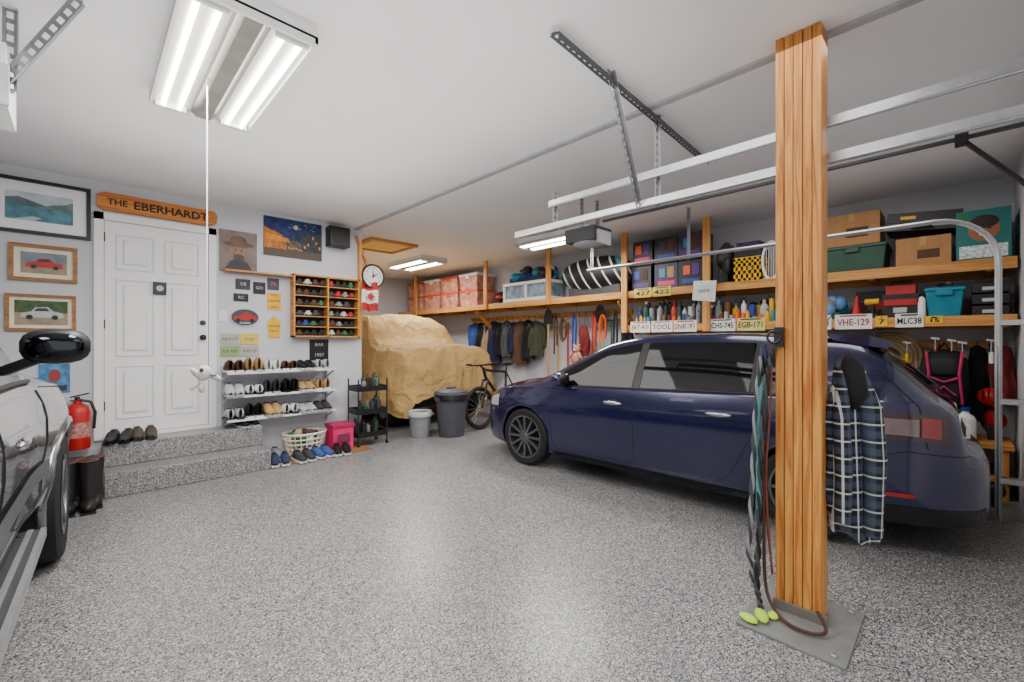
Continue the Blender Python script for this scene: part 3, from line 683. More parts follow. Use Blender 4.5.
ALLOY=mat('alloy_dark',(110,112,118),.3,.8)
for sg in(-1,1):
    zl=lambda x:min(hb.BE(x),hb.T(x)-.06)+.03
    zh=lambda x:hb.T(x)-.085
    hb.patch(b,2.28,3.12,zl,zh,sg,GLASS);hb.patch(b,1.30,2.20,zl,zh,sg,GLASS);hb.patch(b,.86,1.16,zl,lambda x:min(zh(x),zl(x)+.01+(x-.86)*1.4),sg,GLASS)
    hb.patch(b,2.205,2.275,zl,zh,sg,BLK,.004);hb.patch(b,1.165,1.295,zl,zh,sg,BLK,.004)
    hb.line(b,[(.84,1.005),(1.0,.985),(2.2,.95),(3.2,.905)],sg,BLK,.007)
    hb.line(b,[(3.18,.90),(3.22,.7),(3.17,.35),(3.12,.26),(2.3,.25),(2.24,.3),(2.24,.93),(2.26,1.34)],sg)
    hb.line(b,[(2.24,.25),(1.55,.26),(1.42,.34),(1.30,.60),(1.22,.72),(1.20,.95),(1.22,1.3)],sg)
    hb.line(b,[(.62,.62),(.40,.68),(.10,.66)],sg,BLK,.004);hb.line(b,[(3.85,.66),(4.1,.62),(4.3,.58)],sg);hb.line(b,[(3.9,.66),(3.85,.86)],sg)
    hb.line(b,[(.30,.70),(.34,.96),(.46,1.10),(.62,1.30)],sg,BLK,.004)
    for x in(2.40,1.46):
        y=sg*(hb.half(x,.79)+.02);b.ell((x+.04,y,.80),(.1,.014,.018),mat('handle_metal',(170,170,185),.2,.8))
        b.ell((x+.03,sg*(hb.half(x,.79)-.0),.80),(.06,.006,.03),BLK)
    y=sg*(hb.half(3.0,.93)+.10);b.ell((3.03,y,.99),(.075,.11,.07),NAVY,ex=.8);b.ell((2.985,y,.99),(.04,.09,.055),BLK);b.bar((3.05,sg*.76,.93),(3.04,y,.95),.05,.03,NAVY)
    TL=mat('tail_lamp',(44,10,14),.06,coat=1)
    lo=lambda x:.735+.02*math.sin((x-.2)*6)+.10*max(0,(x-.52))
    hi=lambda x:.915-.28*max(0,(x-.55))-.10*max(0,.28-x)
    hb.patch(b,.20,.82,lo,hi,sg,TL,.012,24,8)
    hb.patch(b,.34,.56,lambda x:lo(x)+.03,lambda x:hi(x)-.03,sg,mat('tail_lens_clear',(120,100,104),.08,.3,coat=1),.020)
    hb.patch(b,.24,.33,lambda x:lo(x)+.03,lambda x:hi(x)-.02,sg,mat('tail_red',(130,14,20),.1,coat=1),.020)
    hb.patch(b,.60,.72,lambda x:lo(x)+.02,lambda x:max(lo(x)+.03,hi(x)-.03),sg,mat('tail_red'),.020)
    hb.patch(b,.36,.54,lambda x:.385,lambda x:.412,sg,mat('reflector_red',(150,28,24),.3),.006)
    hb.patch(b,3.98,4.33,lambda x:.62-.02*(x-4),lambda x:.76-.30*(x-3.98),sg,mat('headlamp',(170,175,180),.08,coat=1),.006)
    hb.patch(b,4.2,4.36,lambda x:.33,lambda x:.43,sg,BLK,.004)
    for ax in hb.ax: hb.wheel(b,ax,sg,ALLOY,12,.74)
    hb.patch(b,1.30,3.16,lambda x:.19,lambda x:.225,sg,BLK,.006)
    hb.patch(b,.03,.55,lambda x:hb.BO(x)+.02,lambda x:.33,sg,BLK,.004)
    for ax in hb.ax:
        P=[]
        for k in range(21):
            a=-.1+(math.pi+.2)*k/20;x=ax+.354*math.cos(a);z=.315+.354*math.sin(a);P.append((x,sg*(hb.half(x,max(z,.22))-.002),z))
        b.tube(P,.009,NAVY,6)
b.prism([(.50,1.325),(.46,1.37),(.62,1.425),(.86,1.435),(.80,1.385)],NAVY,-.56,.56,'y')
b.box(.09,.11,-.26,.26,.72,.80,WPL);b.box(.0,.06,-.22,.22,.30,.40,BLK)
b.ell((.155,0,.90),(.015,.06,.04),CHR)
b.bar((.26,0,1.06),(.40,.34,1.22),.02,.014,BLK);b.cyl((.25,0,1.03),(.29,0,1.08),.022,BLK);b.cyl((1.0,0,1.43),(.86,0,1.62),.004,BLK,seg=6)
b.ell((4.40,0,.56),(.02,.22,.07),BLK);b.ell((4.42,0,.6),(.015,.05,.04),CHR)
b.prism([(4.30,.34),(4.425,.36),(4.43,.46),(4.35,.48)],BLK,-.38,.38,'y')
b.done(sharp=.6)
SILV=mat('silver_car_paint',(120,122,128),.2,.8,var=.03,vs=2,coat=1)
st2=[0,.02,.05,.1,.2,.4,.7,1.0,1.3,1.6,1.75,1.8,1.86,1.92,2.0,2.2,2.5,2.8,3.0,3.1,3.2,3.3,3.4,3.5,3.6,3.7,3.8,3.86,3.92,4.0,4.2,4.4,4.6,4.8,4.95,5.05,5.1,5.14,5.17,5.2]
tk=Car(T=[(0,.95),(.02,1.2),(.1,1.24),(1.72,1.25),(1.8,1.30),(1.95,1.78),(2.15,1.85),(2.7,1.88),(3.1,1.83),(3.5,1.52),(3.82,1.27),(4.0,1.24),(4.8,1.18),(5.05,1.10),(5.14,1.0),(5.2,.85)],
 W=[(0,.85),(.1,.91),(.4,.925),(3.4,.925),(3.9,.96),(4.35,.995),(4.7,.98),(5.0,.92),(5.12,.82),(5.2,.62)],
 WT=[(0,.8),(1.7,.86),(2.0,.70),(3.1,.68),(3.85,.82),(4.6,.82),(5.0,.75),(5.2,.5)],
 BELT=[(0,1.17),(1.8,1.17),(3.8,1.15),(4.4,1.10),(5.0,1.0),(5.2,.8)],
 BOT=[(0,.5),(.3,.47),(3.6,.46),(4.9,.42),(5.2,.5)],stations=st2,axles=(1.0,4.36),wr=.40,tw=.26,arch=.47)
b=B('pickup_truck',M=Matrix.Translation((-1.23,-.30,0))@Matrix.Rotation(math.pi/2-.036,4,'Z'))
tk.body(b,SILV,[(3.15,3.82,4),(1.82,1.98,4)],SILV)
for sg in(-1,1):
    zl=lambda x:tk.BE(x)+.03
    zh=lambda x:tk.T(x)-.09
    tk.patch(b,2.75,3.62,zl,zh,sg,GLASS);tk.patch(b,2.0,2.68,zl,zh,sg,GLASS);tk.patch(b,2.685,2.745,zl,zh,sg,BLK,.005)
    tk.line(b,[(3.75,1.12),(3.78,.8),(3.68,.52),(2.75,.50),(2.72,.6),(2.72,1.15)],sg,r=.005);tk.line(b,[(2.7,.50),(2.0,.52),(1.95,.7),(1.95,1.15)],sg,r=.005)
    tk.line(b,[(1.9,1.17),(2.8,1.185),(3.75,1.17)],sg,BLK,.012,off=.004)
    tk.patch(b,2.0,3.85,lambda x:.66,lambda x:.74,sg,mat('side_moulding',(90,93,97),.35,.4),.012)
    tk.line(b,[(3.85,1.13),(4.4,1.09),(4.95,1.0)],sg,BLK,.004)
    for x in(2.9,2.1): b.ell((x,sg*(tk.half(x,.98)+.03),.98),(.1,.02,.025),CHR)
    for ax in tk.ax:
        tk.wheel(b,ax,sg,ALLOY,6,.62)
        P=[]
        for k in range(25):
            a=-.1+(math.pi+.2)*k/24;x=ax+.475*math.cos(a);z=.40+.475*math.sin(a);P.append((x,sg*(tk.half(x,max(z,.5))-.004),z))
        b.tube(P,.022,SILV,10)
    b.box(1.7,3.55,sg*.80,sg*.96,.415,.44,DG);b.box(1.7,3.55,sg*.945,sg*.965,.40,.445,STEEL);b.box(1.7,3.55,sg*.90,sg*.92,.44,.446,STEEL)
    for x in(1.9,2.7,3.5): b.bar((x,sg*.7,.5),(x,sg*.90,.42),.05,.03,BLK)
    b.ell((3.32,sg*1.015,1.355),(.07,.12,.083),BLK,ex=.75);b.ell((3.268,sg*1.015,1.355),(.03,.098,.063),mat('mirror_glass',(50,52,56),.05,1,var=0),ex=.8);b.bar((3.36,sg*.84,1.24),(3.33,sg*.98,1.31),.07,.04,BLK)
    tk.patch(b,4.9,5.14,lambda x:.80,lambda x:.98,sg,mat('headlamp'),.008)
b.prism([(5.12,.45),(5.27,.47),(5.28,.66),(5.14,.70)],CHR,-.88,.88,'y');b.prism([(-.05,.48),(-.05,.64),(.02,.66),(.02,.46)],CHR,-.88,.88,'y')
for k in range(5): b.box(5.16,5.215,-.5,.5,.74+k*.045,.76+k*.045,CHR)
b.done(sharp=.6)
# covered car
TARP=mat('tan_tarp',(180,146,90),.8,var=.14,vs=2.2,bump=.9,bs=3.2,bd=.08,dist=1.5)
topf=pchip([(0,.50),(.02,.9),(.08,1.18),(.3,1.28),(1.0,1.33),(1.15,1.40),(1.45,1.76),(1.7,1.84),(3.2,1.86),(3.5,1.78),(3.72,1.3),(3.8,.5)])
wf=pchip([(0,.74),(.05,.84),(.2,.90),(.6,.94),(3.3,.94),(3.7,.85),(3.8,.7)]);wtf=pchip([(0,.66),(.2,.80),(1.2,.82),(1.6,.72),(3.3,.70),(3.8,.6)])
b=B('covered_car',M=Matrix.Translation((4.30,5.74,0))@Matrix.Rotation(math.pi/2,4,'Z'))
def rid(v): return (1-abs(noise.noise(v)))**5
def tarp(u,v):
    s_=3.8*(v**1.5 if v<.3 else .1643+(1-.1643)*(v-.3)/.7)
    T=topf(s_);w=wf(s_);wt=wtf(s_);zs=min(1.0,T-.08)
    arch=max(0,1-abs(s_-.75)/.45)
    sk=.22+.16*arch+.04*math.sin(s_*4)+.04*noise.noise(Vector((s_*2,0,0)))
    prof=[(w+.07,sk),(w+.04,.6*zs+.4*sk),(w+.0,zs),(wt+.05,T-.09),(wt*.9,T-.03),(wt*.5,T),(0,T+.01)]
    t=u*2-1;sg=-1 if t<0 else 1;q=(1-abs(t))*6;i=min(int(q),5);f=q-i
    y=prof[i][0]+(prof[i+1][0]-prof[i][0])*f;z=prof[i][1]+(prof[i+1][1]-prof[i][1])*f
    low=max(0,1-q/2.6)
    p=Vector((s_,sg*y,z))
    fo=noise.noise(Vector((s_*2.2,sg*3,z*.7)))*.06*(.25+low)+math.sin(s_*15+3*noise.noise(Vector((s_,0,z))))*.028*low
    p.y+=sg*fo;p.x+=(-.05*low*math.sin(y*13) if s_<.3 else 0)
    p.z+=noise.noise(Vector((s_*1.7,y*2.2,5)))*.03*(1-low)*(1 if z>.9 else .3)
    r_=rid(Vector((s_*2.6+sg*y*1.6,sg*y*2.4-s_*1.2,z*1.8)))*.05
    p.z+=r_*(1-low)*.7;p.y+=sg*r_*low;p.x-=r_*(.8 if s_<.25 else 0)
    return p
b.grid(tarp,130,160,TARP)
for ax in(.75,3.1):
    for sg in(-1,1):
        b.lathe([(.2,sg*.66),(.31,sg*.66),(.335,sg*.70),(.335,sg*.86),(.31,sg*.89),(.2,sg*.88)],(ax,0,.335),RUB,28,'y',caps=False);b.lathe([(.001,sg*.85),(.2,sg*.87),(.2,sg*.7)],(ax,0,.335),GREY,20,'y',caps=False)
    b.cyl((ax,-.7,.335),(ax,.7,.335),.05,DG)
b.box(.15,3.6,-.7,.7,.34,.5,BLK)
b.done(sharp=1.2)
# ---------------------------------------------------------------- trash bins, bike
def bin_(name,x,y,r,h,m,lid,liner=None):
    b=B(name,loc=(x,y,0));b.lathe([(.001,.0),(r*.78,.0),(r*.8,.02),(r*.97,h*.9),(r*1.04,h*.9),(r*1.04,h*.94),(r*.99,h*.94)],(0,0,0),m,28)
    if lid: b.lathe([(r*1.08,h*.92),(r*1.08,h*.95),(r*.9,h*.99),(r*.5,h*1.03),(.001,h*1.04)],(0,0,0),m if lid is True else lid,28);b.bar((-.08,0,h*1.05),(.08,0,h*1.05),.03,.03,m)
    if liner: b.lathe([(r*1.06,h*.8),(r*1.07,h*.93),(r*1.0,h*.98),(r*.8,h*.93),(.001,h*.9)],(0,0,0),liner,20)
    for sg in(-1,1): b.box(sg*r*.98-.02,sg*r*.98+.03*sg+.02,-.05,.05,h*.78,h*.86,m)
    b.done()
BD=mat('bin_dark',(72,72,82),.55)
bin_('trash_can',3.84,5.20,.235,.66,BD,BD,BLK)
bin_('waste_bucket',3.46,5.44,.165,.38,mat('bin_light',(132,134,140),.55),None,LG)
b=B('bicycle',M=Matrix.Translation((4.42,5.22,0))@Matrix.Rotation(.12,4,'Z')@Matrix.Rotation(-.08,4,'X'))
FR=mat('bike_frame',(26,27,31),.3,.3,coat=.5)
for x in(0,1.05):
    b.torus((x,0,.335),.305,.03,RUB,'y',40,8);b.torus((x,0,.335),.275,.010,BLK,'y',32,6);b.cyl((x,-.04,.335),(x,.04,.335),.02,GREY)
    for k in range(18): a=k*math.pi/9;b.cyl((x,.02*(-1)**k,.335),(x+.285*math.cos(a),0,.335+.285*math.sin(a)),.0018,STEEL,seg=4,caps=False)
hd=(.18,0,.80);ht=(.15,0,.92);st_=(.70,0,.86);bb=(.62,0,.30);rr=(1.05,0,.335)
for a,c,r in((hd,bb,.026),(ht,st_,.022),(st_,bb,.02),(bb,rr,.013),(st_,rr,.012)): b.cyl(a,c,r,FR,seg=10)
b.cyl(hd,(.14,0,.96),.026,FR)
for y in(-.05,.05): b.cyl((0,y,.335),(.17,y,.76),.018,FR,seg=8)
b.cyl((.17,-.06,.76),(.17,.06,.76),.018,BLK);b.cyl((.14,0,.94),(.06,0,1.0),.016,BLK);b.tube([(.12,-.34,1.02),(.07,-.15,1.0),(.06,0,1.0),(.07,.15,1.0),(.12,.34,1.02)],.013,BLK)
for sg in(-1,1): b.cyl((.12,sg*.24,1.015),(.125,sg*.35,1.02),.018,RUB);b.bar((.1,sg*.2,1.0),(.02,sg*.28,.97),.01,.008,BLK)
b.cyl(st_,(.73,0,.97),.014,BLK);b.ell((.76,0,.99),(.13,.06,.03),BLK);b.ell((.66,0,.985),(.09,.025,.02),BLK)
b.lathe([(.09,-.045),(.1,-.045),(.1,-.04),(.09,-.04)],bb,STEEL,24,'y',caps=False);b.bar((.62,-.07,.30),(.52,-.08,.17),.02,.015,GREY);b.box(.47,.57,-.16,-.08,.155,.175,BLK);b.bar((.62,.07,.30),(.72,.08,.43),.02,.015,GREY);b.box(.67,.77,.08,.16,.42,.44,BLK)
b.done()
# ---------------------------------------------------------------- shelves
SF=5.6
b=B('upper_shelf')
b.box(SF,6.195,GW+.02,9.75,2.07,2.088,PLY);b.box(SF-.038,SF,GW+.02,9.75,1.995,2.092,WOODY)
b.box(6.157,6.195,GW+.02,9.75,1.98,2.07,WOODY)
y=-.2
while y<9.7: b.box(SF,6.157,y,y+.038,1.985,2.07,WOODX);y+=.8
b.done()
for y in(3.5,6.75):
    b=B('shelf_brace');b.bar((SF+.02,y,1.98),(6.15,y,1.50),.038,.08,WOODX);b.done()
for y in(2.2,3.36,4.8,6.4,8.9):
    b=B('shelf_upright',bev=.002);b.box(SF-.077,SF-.0385,y-.045,y+.045,1.50 if y<4 else 1.99,CZ-.001,WOODZ);b.done()
b=B('lower_shelf')
b.box(SF,6.195,GW+.02,3.36,1.585,1.603,PLY);b.box(SF-.038,SF,GW+.02,3.36,1.515,1.607,WOODY);b.box(6.157,6.195,GW+.02,3.36,1.50,1.585,WOODY)
for y in(-.3,.6,1.5,2.4,3.3): b.box(SF,6.157,y,y+.038,1.50,1.585,WOODX)
b.done()
def tote(name,y0,y1,x0,x1,z,h,m,lid,bev=.012):
    b=B(name,bev=bev)
    vs=[];i=.02
    for zz,k in((z,i),(z+h*.88,0)):
        vs+=[(x0+k,y0+k,zz),(x1-k,y0+k,zz),(x1-k,y1-k,zz),(x0+k,y1-k,zz)]
    b.add(vs,[(3,2,1,0),(4,5,6,7),(0,1,5,4),(1,2,6,5),(2,3,7,6),(3,0,4,7)],m)
    b.box(x0-.01,x1+.01,y0-.01,y1+.01,z+h*.86,z+h,lid);b.box(x0-.02,x0,(y0+y1)/2-.06,(y0+y1)/2+.06,z+h*.7,z+h*.9,lid)
    return b.done()
def carton(name,y0,y1,x0,x1,z0,z1,m,tape=None,rot=None,mark=None):
    b=B(name,M=Matrix.Translation(((x0+x1)/2,(y0+y1)/2,(z0+z1)/2))@(Euler(rot).to_matrix().to_4x4() if rot else Matrix.Identity(4)),bev=.003)
    X,Y,Zz=(x1-x0)/2,(y1-y0)/2,(z1-z0)/2
    b.box(-X,X,-Y,Y,-Zz,Zz,m)
    if tape: b.box(-X-.002,X,-.025,.025,Zz-.002,Zz+.002,tape);b.box(-X-.002,-X,-.025,.025,Zz-.08,Zz,tape)
    if mark: b.box(-X-.003,-X,-Y*.6,Y*.2,-Zz*.5,Zz*.1,mark)
    return b.done()
US=2.089;LS=1.604
LID=mat('bin_lid_red',(190,70,40),.45)
for i in range(4):
    y0=6.75+i*.66
    if i>2: y0+=.06
    tote('storage_bin',y0,y0+.58,5.62,6.1,US,.34,CLEAR,LID);tote('storage_bin',y0+.02,y0+.6,5.63,6.1,US+.342,.33,CLEAR,LID if i%2 else WPL)
b=B('white_storage_tub',bev=.015)
b.box(5.62,6.1,4.87,6.0,US,US+.07,WPL);b.box(5.62,6.1,4.87,6.0,US+.30,US+.36,WPL)
for y in(4.87,5.4,5.95): b.box(5.62,5.67,y,y+.05,US+.07,US+.30,WPL)
b.box(5.66,6.08,4.9,5.97,US+.07,US+.30,mat('tub_contents',(120,140,160),.6,var=.5,vs=8));b.done()
def heap(name,y0,y1,x0,x1,z,h,mats,n=14,s0=.1):
    b=B(name)
    for k in range(n):
        b.ell((U(x0+.08,x1-.08),U(y0+.08,y1-.08),z+h*(.3+.45*R())),(s0*U(.7,1.3),s0*U(.8,1.5),h*.35*U(.7,1)),random.choice(mats),rot=(0,0,U(0,3)),su=10,sv=7)
    b.box(x0+.06,x1-.06,y0+.06,y1-.06,z,z+h*.3,mats[0]);return b.done()
heap('towel_pile',4.92,5.95,5.63,6.08,US+.36,.30,[mat('navy_cloth',(30,50,90),.9),LBLUE,TEAL,BLK,WHITE],22,.11)
b=B('sports_helmet',loc=(5.78,6.18,US))
b.ell((0,0,.12),(.14,.13,.13),BLK);b.box(-.16,-.1,-.09,.09,.0,.04,BLK);b.ell((-.04,0,.13),(.12,.10,.06),RED);b.done()
b=B('striped_sports_bag');STR=mat('stripe_white',(205,210,208),.5)
cy,cz=3.98,2.43
n=42
for k in range(n):
    t0=-1+2*k/n;t1=-1+2*(k+1)/n;sc=lambda t:max(.06,(1-abs(t)**2.6))**.5
    m=STR if k%6==2 else (mat('stripe_teal',(60,130,130),.5) if k in(4,5,37,38) else BLK)
    def ring(t): return [Vector((5.72+.19*sc(t)*math.cos(a)+.0*t,cy+.66*t+.14*math.sin(a)*sc(t)+.03*math.cos(a),cz+.26*sc(t)*math.sin(a)-.05*t)) for a in [2*math.pi*j/20 for j in range(20)]]
    r0,r1=ring(t0),ring(t1)
    b.add(r0+r1,[(j,(j+1)%20,20+(j+1)%20,20+j) for j in range(20)]+([tuple(range(20))] if k==0 else [])+([tuple(range(20,40))] if k==n-1 else []),m)
b.box(5.64,5.9,3.5,4.45,US,US+.14,DG)
b.done()
heap('bag_pile',3.42,4.7,5.95,6.15,US,.6,[BLK,DG,BLUE],10,.06)
BX1=mat('box_print_purple',(50,24,76),.5,var=.9,vs=16);BX2=mat('box_print_black',(24,20,30),.5,var=.8,vs=20)
for i,(y0,z,m) in enumerate(((3.0,US,BX2),(2.62,US,BX1),(2.28,US,BX2),(2.98,US+.36,BX2),(2.62,US+.36,BX2),(2.28,US+.36,BX1))):
    b=B('toy_box',bev=.004);b.box(5.64,5.95,y0-.0,y0+.30 if y0>2.9 else y0+.33,z,z+.345,m)
    b.box(5.636,5.64,y0+.04,y0+.28,z+.05,z+.11,random.choice([PURP,PINK,BLUE,GREY]));b.box(5.634,5.64,y0+.05,y0+.14,z+.15,z+.30,random.choice([BRN,TAN,DG,PURP]));b.box(5.634,5.64,y0+.17,y0+.26,z+.16,z+.28,random.choice([BLUE,TEAL,DG,ORG]));b.done()
heap('bag_pile',1.95,2.16,5.64,6.05,US,.5,[BLK,DG,RED],10,.07)
b=B('yellow_milk_crate')
y0,y1,x0,x1,z0,h=1.60,1.92,5.62,5.94,US,.28
for z in(z0,z0+.09,z0+.18,z0+.25): 
    b.box(x0,x0+.012,y0,y1,z,z+.04,YEL);b.box(x1-.012,x1,y0,y1,z,z+.035,YEL);b.box(x0,x1,y0,y0+.012,z,z+.035,YEL);b.box(x0,x1,y1-.012,y1,z,z+.035,YEL)
for k in range(6):
    y=y0+k*(y1-y0-.03)/5;b.box(x0,x0+.01,y,y+.03,z0,z0+h,YEL);b.box(x1-.01,x1,y,y+.03,z0,z0+h,YEL)
    x=x0+k*(x1-x0-.025)/5;b.box(x,x+.025,y0,y0+.01,z0,z0+h,YEL);b.box(x,x+.025,y1-.01,y1,z0,z0+h,YEL)
b.box(x0,x1,y0,y1,z0,z0+.01,YEL);b.ell((5.78,1.76,US+.15),(.14,.14,.12),mat('crate_fill',(130,120,20),.7));b.done()
carton('game_box',1.62,1.92,5.66,5.95,US+.29,US+.40,BX2);carton('game_box',1.64,1.90,5.68,5.95,US+.40,US+.48,BX1)
b=B('white_oval_frame',loc=(5.60,1.5,2.30));b.torus((0,0,0),.16,.014,WHITE,'x',28,8,sc=(.55,1.35));b.box(-.02,.04,-.07,.07,-.215,-.20,WHITE)
for k in range(-2,3): b.cyl((0,k*.025,-.2),(0,k*.025,.2),.003,WHITE,seg=5)
b.done()
heap('bag_pile',1.08,1.38,5.7,6.1,US,.5,[BLUE,DG,GRN,BLK],10,.09)
tote('green_storage_tote',.50,1.03,5.60,6.08,US,.27,DGRN,DGRN)
carton('cardboard_box',.55,1.0,5.64,6.06,US+.272,US+.60,CARD,TAN,mark=BRN)
carton('cardboard_box',.05,.43,5.62,6.05,US,US+.27,CARD,TAN,mark=BRN)
b=B('black_tool_case',M=Matrix.Translation((5.82,.24,US+.42))@Matrix.Rotation(.10,4,'X'),bev=.01);b.box(-.2,.2,-.26,.26,-.085,.085,BLK);b.box(-.21,-.2,-.24,.24,-.008,.008,DG);b.box(-.206,-.2,.05,.16,.02,.05,YEL);b.box(-.206,-.2,-.18,-.02,-.05,.0,LG);b.tube([(-.2,-.07,-.06),(-.24,-.07,-.06),(-.24,.07,-.06),(-.2,.07,-.06)],.01,BLK);b.done()
b=B('teal_diaper_box',bev=.004);b.box(5.60,6.0,-.31,.02,US,US+.44,mat('box_teal',(10,105,100),.5));b.box(5.595,5.60,-.29,0,US+.02,US+.13,mat('box_text',(200,210,210),var=.5,vs=50));b.ell((5.598,-.15,US+.27),(.004,.10,.11),mat('skin_tone',(150,90,62)));b.ell((5.596,-.15,US+.33),(.006,.09,.06),mat('hair_dark',(40,26,20)))
for q in(-.035,.035): b.ell((5.594,-.15+q,US+.27),(.003,.012,.008),BLK)
b.ell((5.594,-.15,US+.22),(.003,.03,.010),WHITE);b.box(5.596,5.60,-.05,.01,US+.3,US+.42,GRN);b.done()
def plate(y,z,txt,m=WHITE,tm=RED,w=.30,h=.15,x=SF-.04):
    b=B('license_plate',M=sideM(y,z,x));b.box(-w/2,w/2,-h/2,h/2,.001,.005,m)
    b.text(txt,0,-.008,h*.62,tm,.0065,fit=w*(.86 if len(txt)>2 else .5),bold=.0015)
    b.rect(-w/2+.04,w/2-.04,h/2-.022,h/2-.008,tm,.0062);return b.done()
Z=1.575;DR=mat('plate_red_ink',(140,16,20));PW=mat('plate_white',(222,222,218),.5)
for y,t,c,tm in((3.12,'BKT-419',PW,DR),(2.80,'TOOL',PW,DR),(2.48,'SNK-91',PW,DR),(2.02,'CHS-745',PW,BLK),(1.70,'EGB-171',mat('plate_cream',(215,200,120)),BLK),(1.08,'ME-204',PW,DR),(.75,'VHE-129',PW,DR)):
    plate(y,Z,t,c,tm)
plate(.33,Z,'MLC38',PW,BLK,.2,.13);plate(.53,Z-.0,'7',YEL,BLK,.09,.1);plate(.16,Z,'15',YEL,BLK,.12,.07)
plate(3.08,2.05,'427',mat('plate_yellow'),BLK,.26,.13);plate(2.80,2.05,'422',mat('plate_yellow'),BLK,.26,.13)
b=B('white_diamond_sign',M=sideM(2.22,2.0,SF-.08));b.prism([(-.15,-.10),(.13,-.14),(.15,.12),(-.13,.14)],PW,.001,.006);b.text('PAPA',0,0,.06,DG,.008);b.done()
def bottle(b,x,y,z,h,r,m,cap):
    b.lathe([(.001,0),(r,0),(r,h*.62),(r*.85,h*.72),(r*.35,h*.82),(r*.35,h*.9),(.001,h*.9)],(x,y,z),m,14);b.lathe([(r*.42,h*.88),(r*.42,h),(.001,h)],(x,y,z),cap,12)
cm=[GREY,BLUE,RED,GREY,BLK,mat('bottle_amber',(120,80,30)),DG,ORG,DGRN,LG,WHITE,BLK,TEAL,BLUE,YEL]
for ri,row in enumerate((5.64,5.74,5.86,6.0)):
    b=B('bottle_collection');y=1.35
    while y<3.28:
        r=U(.025,.05) if ri else U(.02,.03);hgt=U(.18,.38) if ri else U(.09,.18)
        if R()<.35: b.lathe([(.001,0),(r,0),(r,hgt*.75),(r*.9,hgt*.78),(.001,hgt*.8)],(row,y,LS),random.choice(cm),12)
        else: bottle(b,row+U(-.01,.01),y,LS,hgt,r,random.choice(cm),random.choice(cm))
        y+=r*2+U(.005,.03)
    b.done()
b=B('paint_can')
b.lathe([(.001,0),(.085,0),(.085,.19),(.09,.195),(.08,.2),(.001,.2)],(5.8,1.22,LS),STEEL,20);b.lathe([(.0855,.03),(.086,.03),(.086,.16),(.0855,.16)],(5.8,1.22,LS),BLUE,20,caps=False);b.done()
heap('rag_pile',.82,1.1,5.62,6.0,LS,.26,[DGRN,LBLUE,TEAL,GREY],12,.06)
b=B('traffic_cone',loc=(5.72,.74,LS));b.box(-.06,.06,-.06,.06,0,.015,ORG);b.lathe([(.05,.015),(.012,.24),(.001,.24)],(0,0,0),RED,16);b.done()
b=B('cordless_drill',loc=(5.68,.61,LS));b.box(-.04,.05,-.04,.04,0,.05,BLK);b.cyl((0,0,.05),(0,0,.15),.02,BLK);b.cyl((0,-.05,.17),(0,.06,.17),.032,YEL);b.cyl((0,.06,.17),(0,.1,.17),.018,BLK);b.done()
b=B('red_toolbox',loc=(5.78,.40,LS),bev=.008);b.box(-.14,.14,-.13,.13,0,.14,BLK);b.box(-.145,.145,-.135,.135,.14,.23,BLK);b.box(-.15,-.14,-.12,.12,.12,.18,RED);b.box(-.10,.10,-.11,.11,.23,.32,RED);b.tube([(0,-.07,.32),(0,-.07,.36),(0,.07,.36),(0,.07,.32)],.01,BLK);b.box(-.15,-.14,-.05,.05,.05,.1,LG);b.done()
b=B('tool_case',loc=(6.06,.58,LS),bev=.008);b.box(-.10,.12,-.2,.2,0,.30,BLK);b.box(-.105,-.10,-.1,.1,.1,.2,RED);b.done()
tote('teal_storage_bin',-.03,.22,5.62,5.92,LS,.27,TEAL,TEAL)
heap('box_contents',-.02,.21,5.66,5.9,LS+.272,.06,[BLK,WHITE,DG],6,.03)
for z in(0,.10,.20):
    b=B('black_parts_tray',bev=.006);b.box(5.62,5.95,-.30,-.08,LS+z,LS+z+.085,BLK);b.box(5.615,5.62,-.24,-.14,LS+z+.02,LS+z+.05,LG);b.done()
# ---------------------------------------------------------------- hanging stuff
b=B('coat_rail');b.box(6.16,6.198,3.6,7.6,1.80,1.89,WOODY);b.box(6.16,6.198,-.3,3.3,1.30,1.38,WOODY)
for k in range(26): y=3.7+k*.15;b.cyl((6.16,y,1.83),(6.10,y,1.85),.006,BLK,seg=6)
for k in range(20): y=-.2+k*.17;b.cyl((6.16,y,1.33),(6.10,y,1.35),.006,BLK,seg=6)
b.done()
cc=[mat('navy_coat',(22,28,56),.9),mat('black_coat',(17,17,20),.9),mat('grey_coat',(74,74,78),.9),mat('blue_coat',(44,76,140),.9),mat('beige_coat',(150,128,98),.9),mat('red_coat',(110,32,32),.9),mat('olive_coat',(62,66,46),.9),mat('brown_coat',(84,58,40),.9)]
order=[3,1,4,0,1,2,0,7,1,6]
for i,k in enumerate(order): garment('hanging_coat',6.04,7.3-i*.195,1.80+U(-.06,.0),U(.75,1.2),U(.22,.34),.17,cc[k],ang=math.pi/2+U(-.3,.3),seed=i,sleeves=i%3!=1)
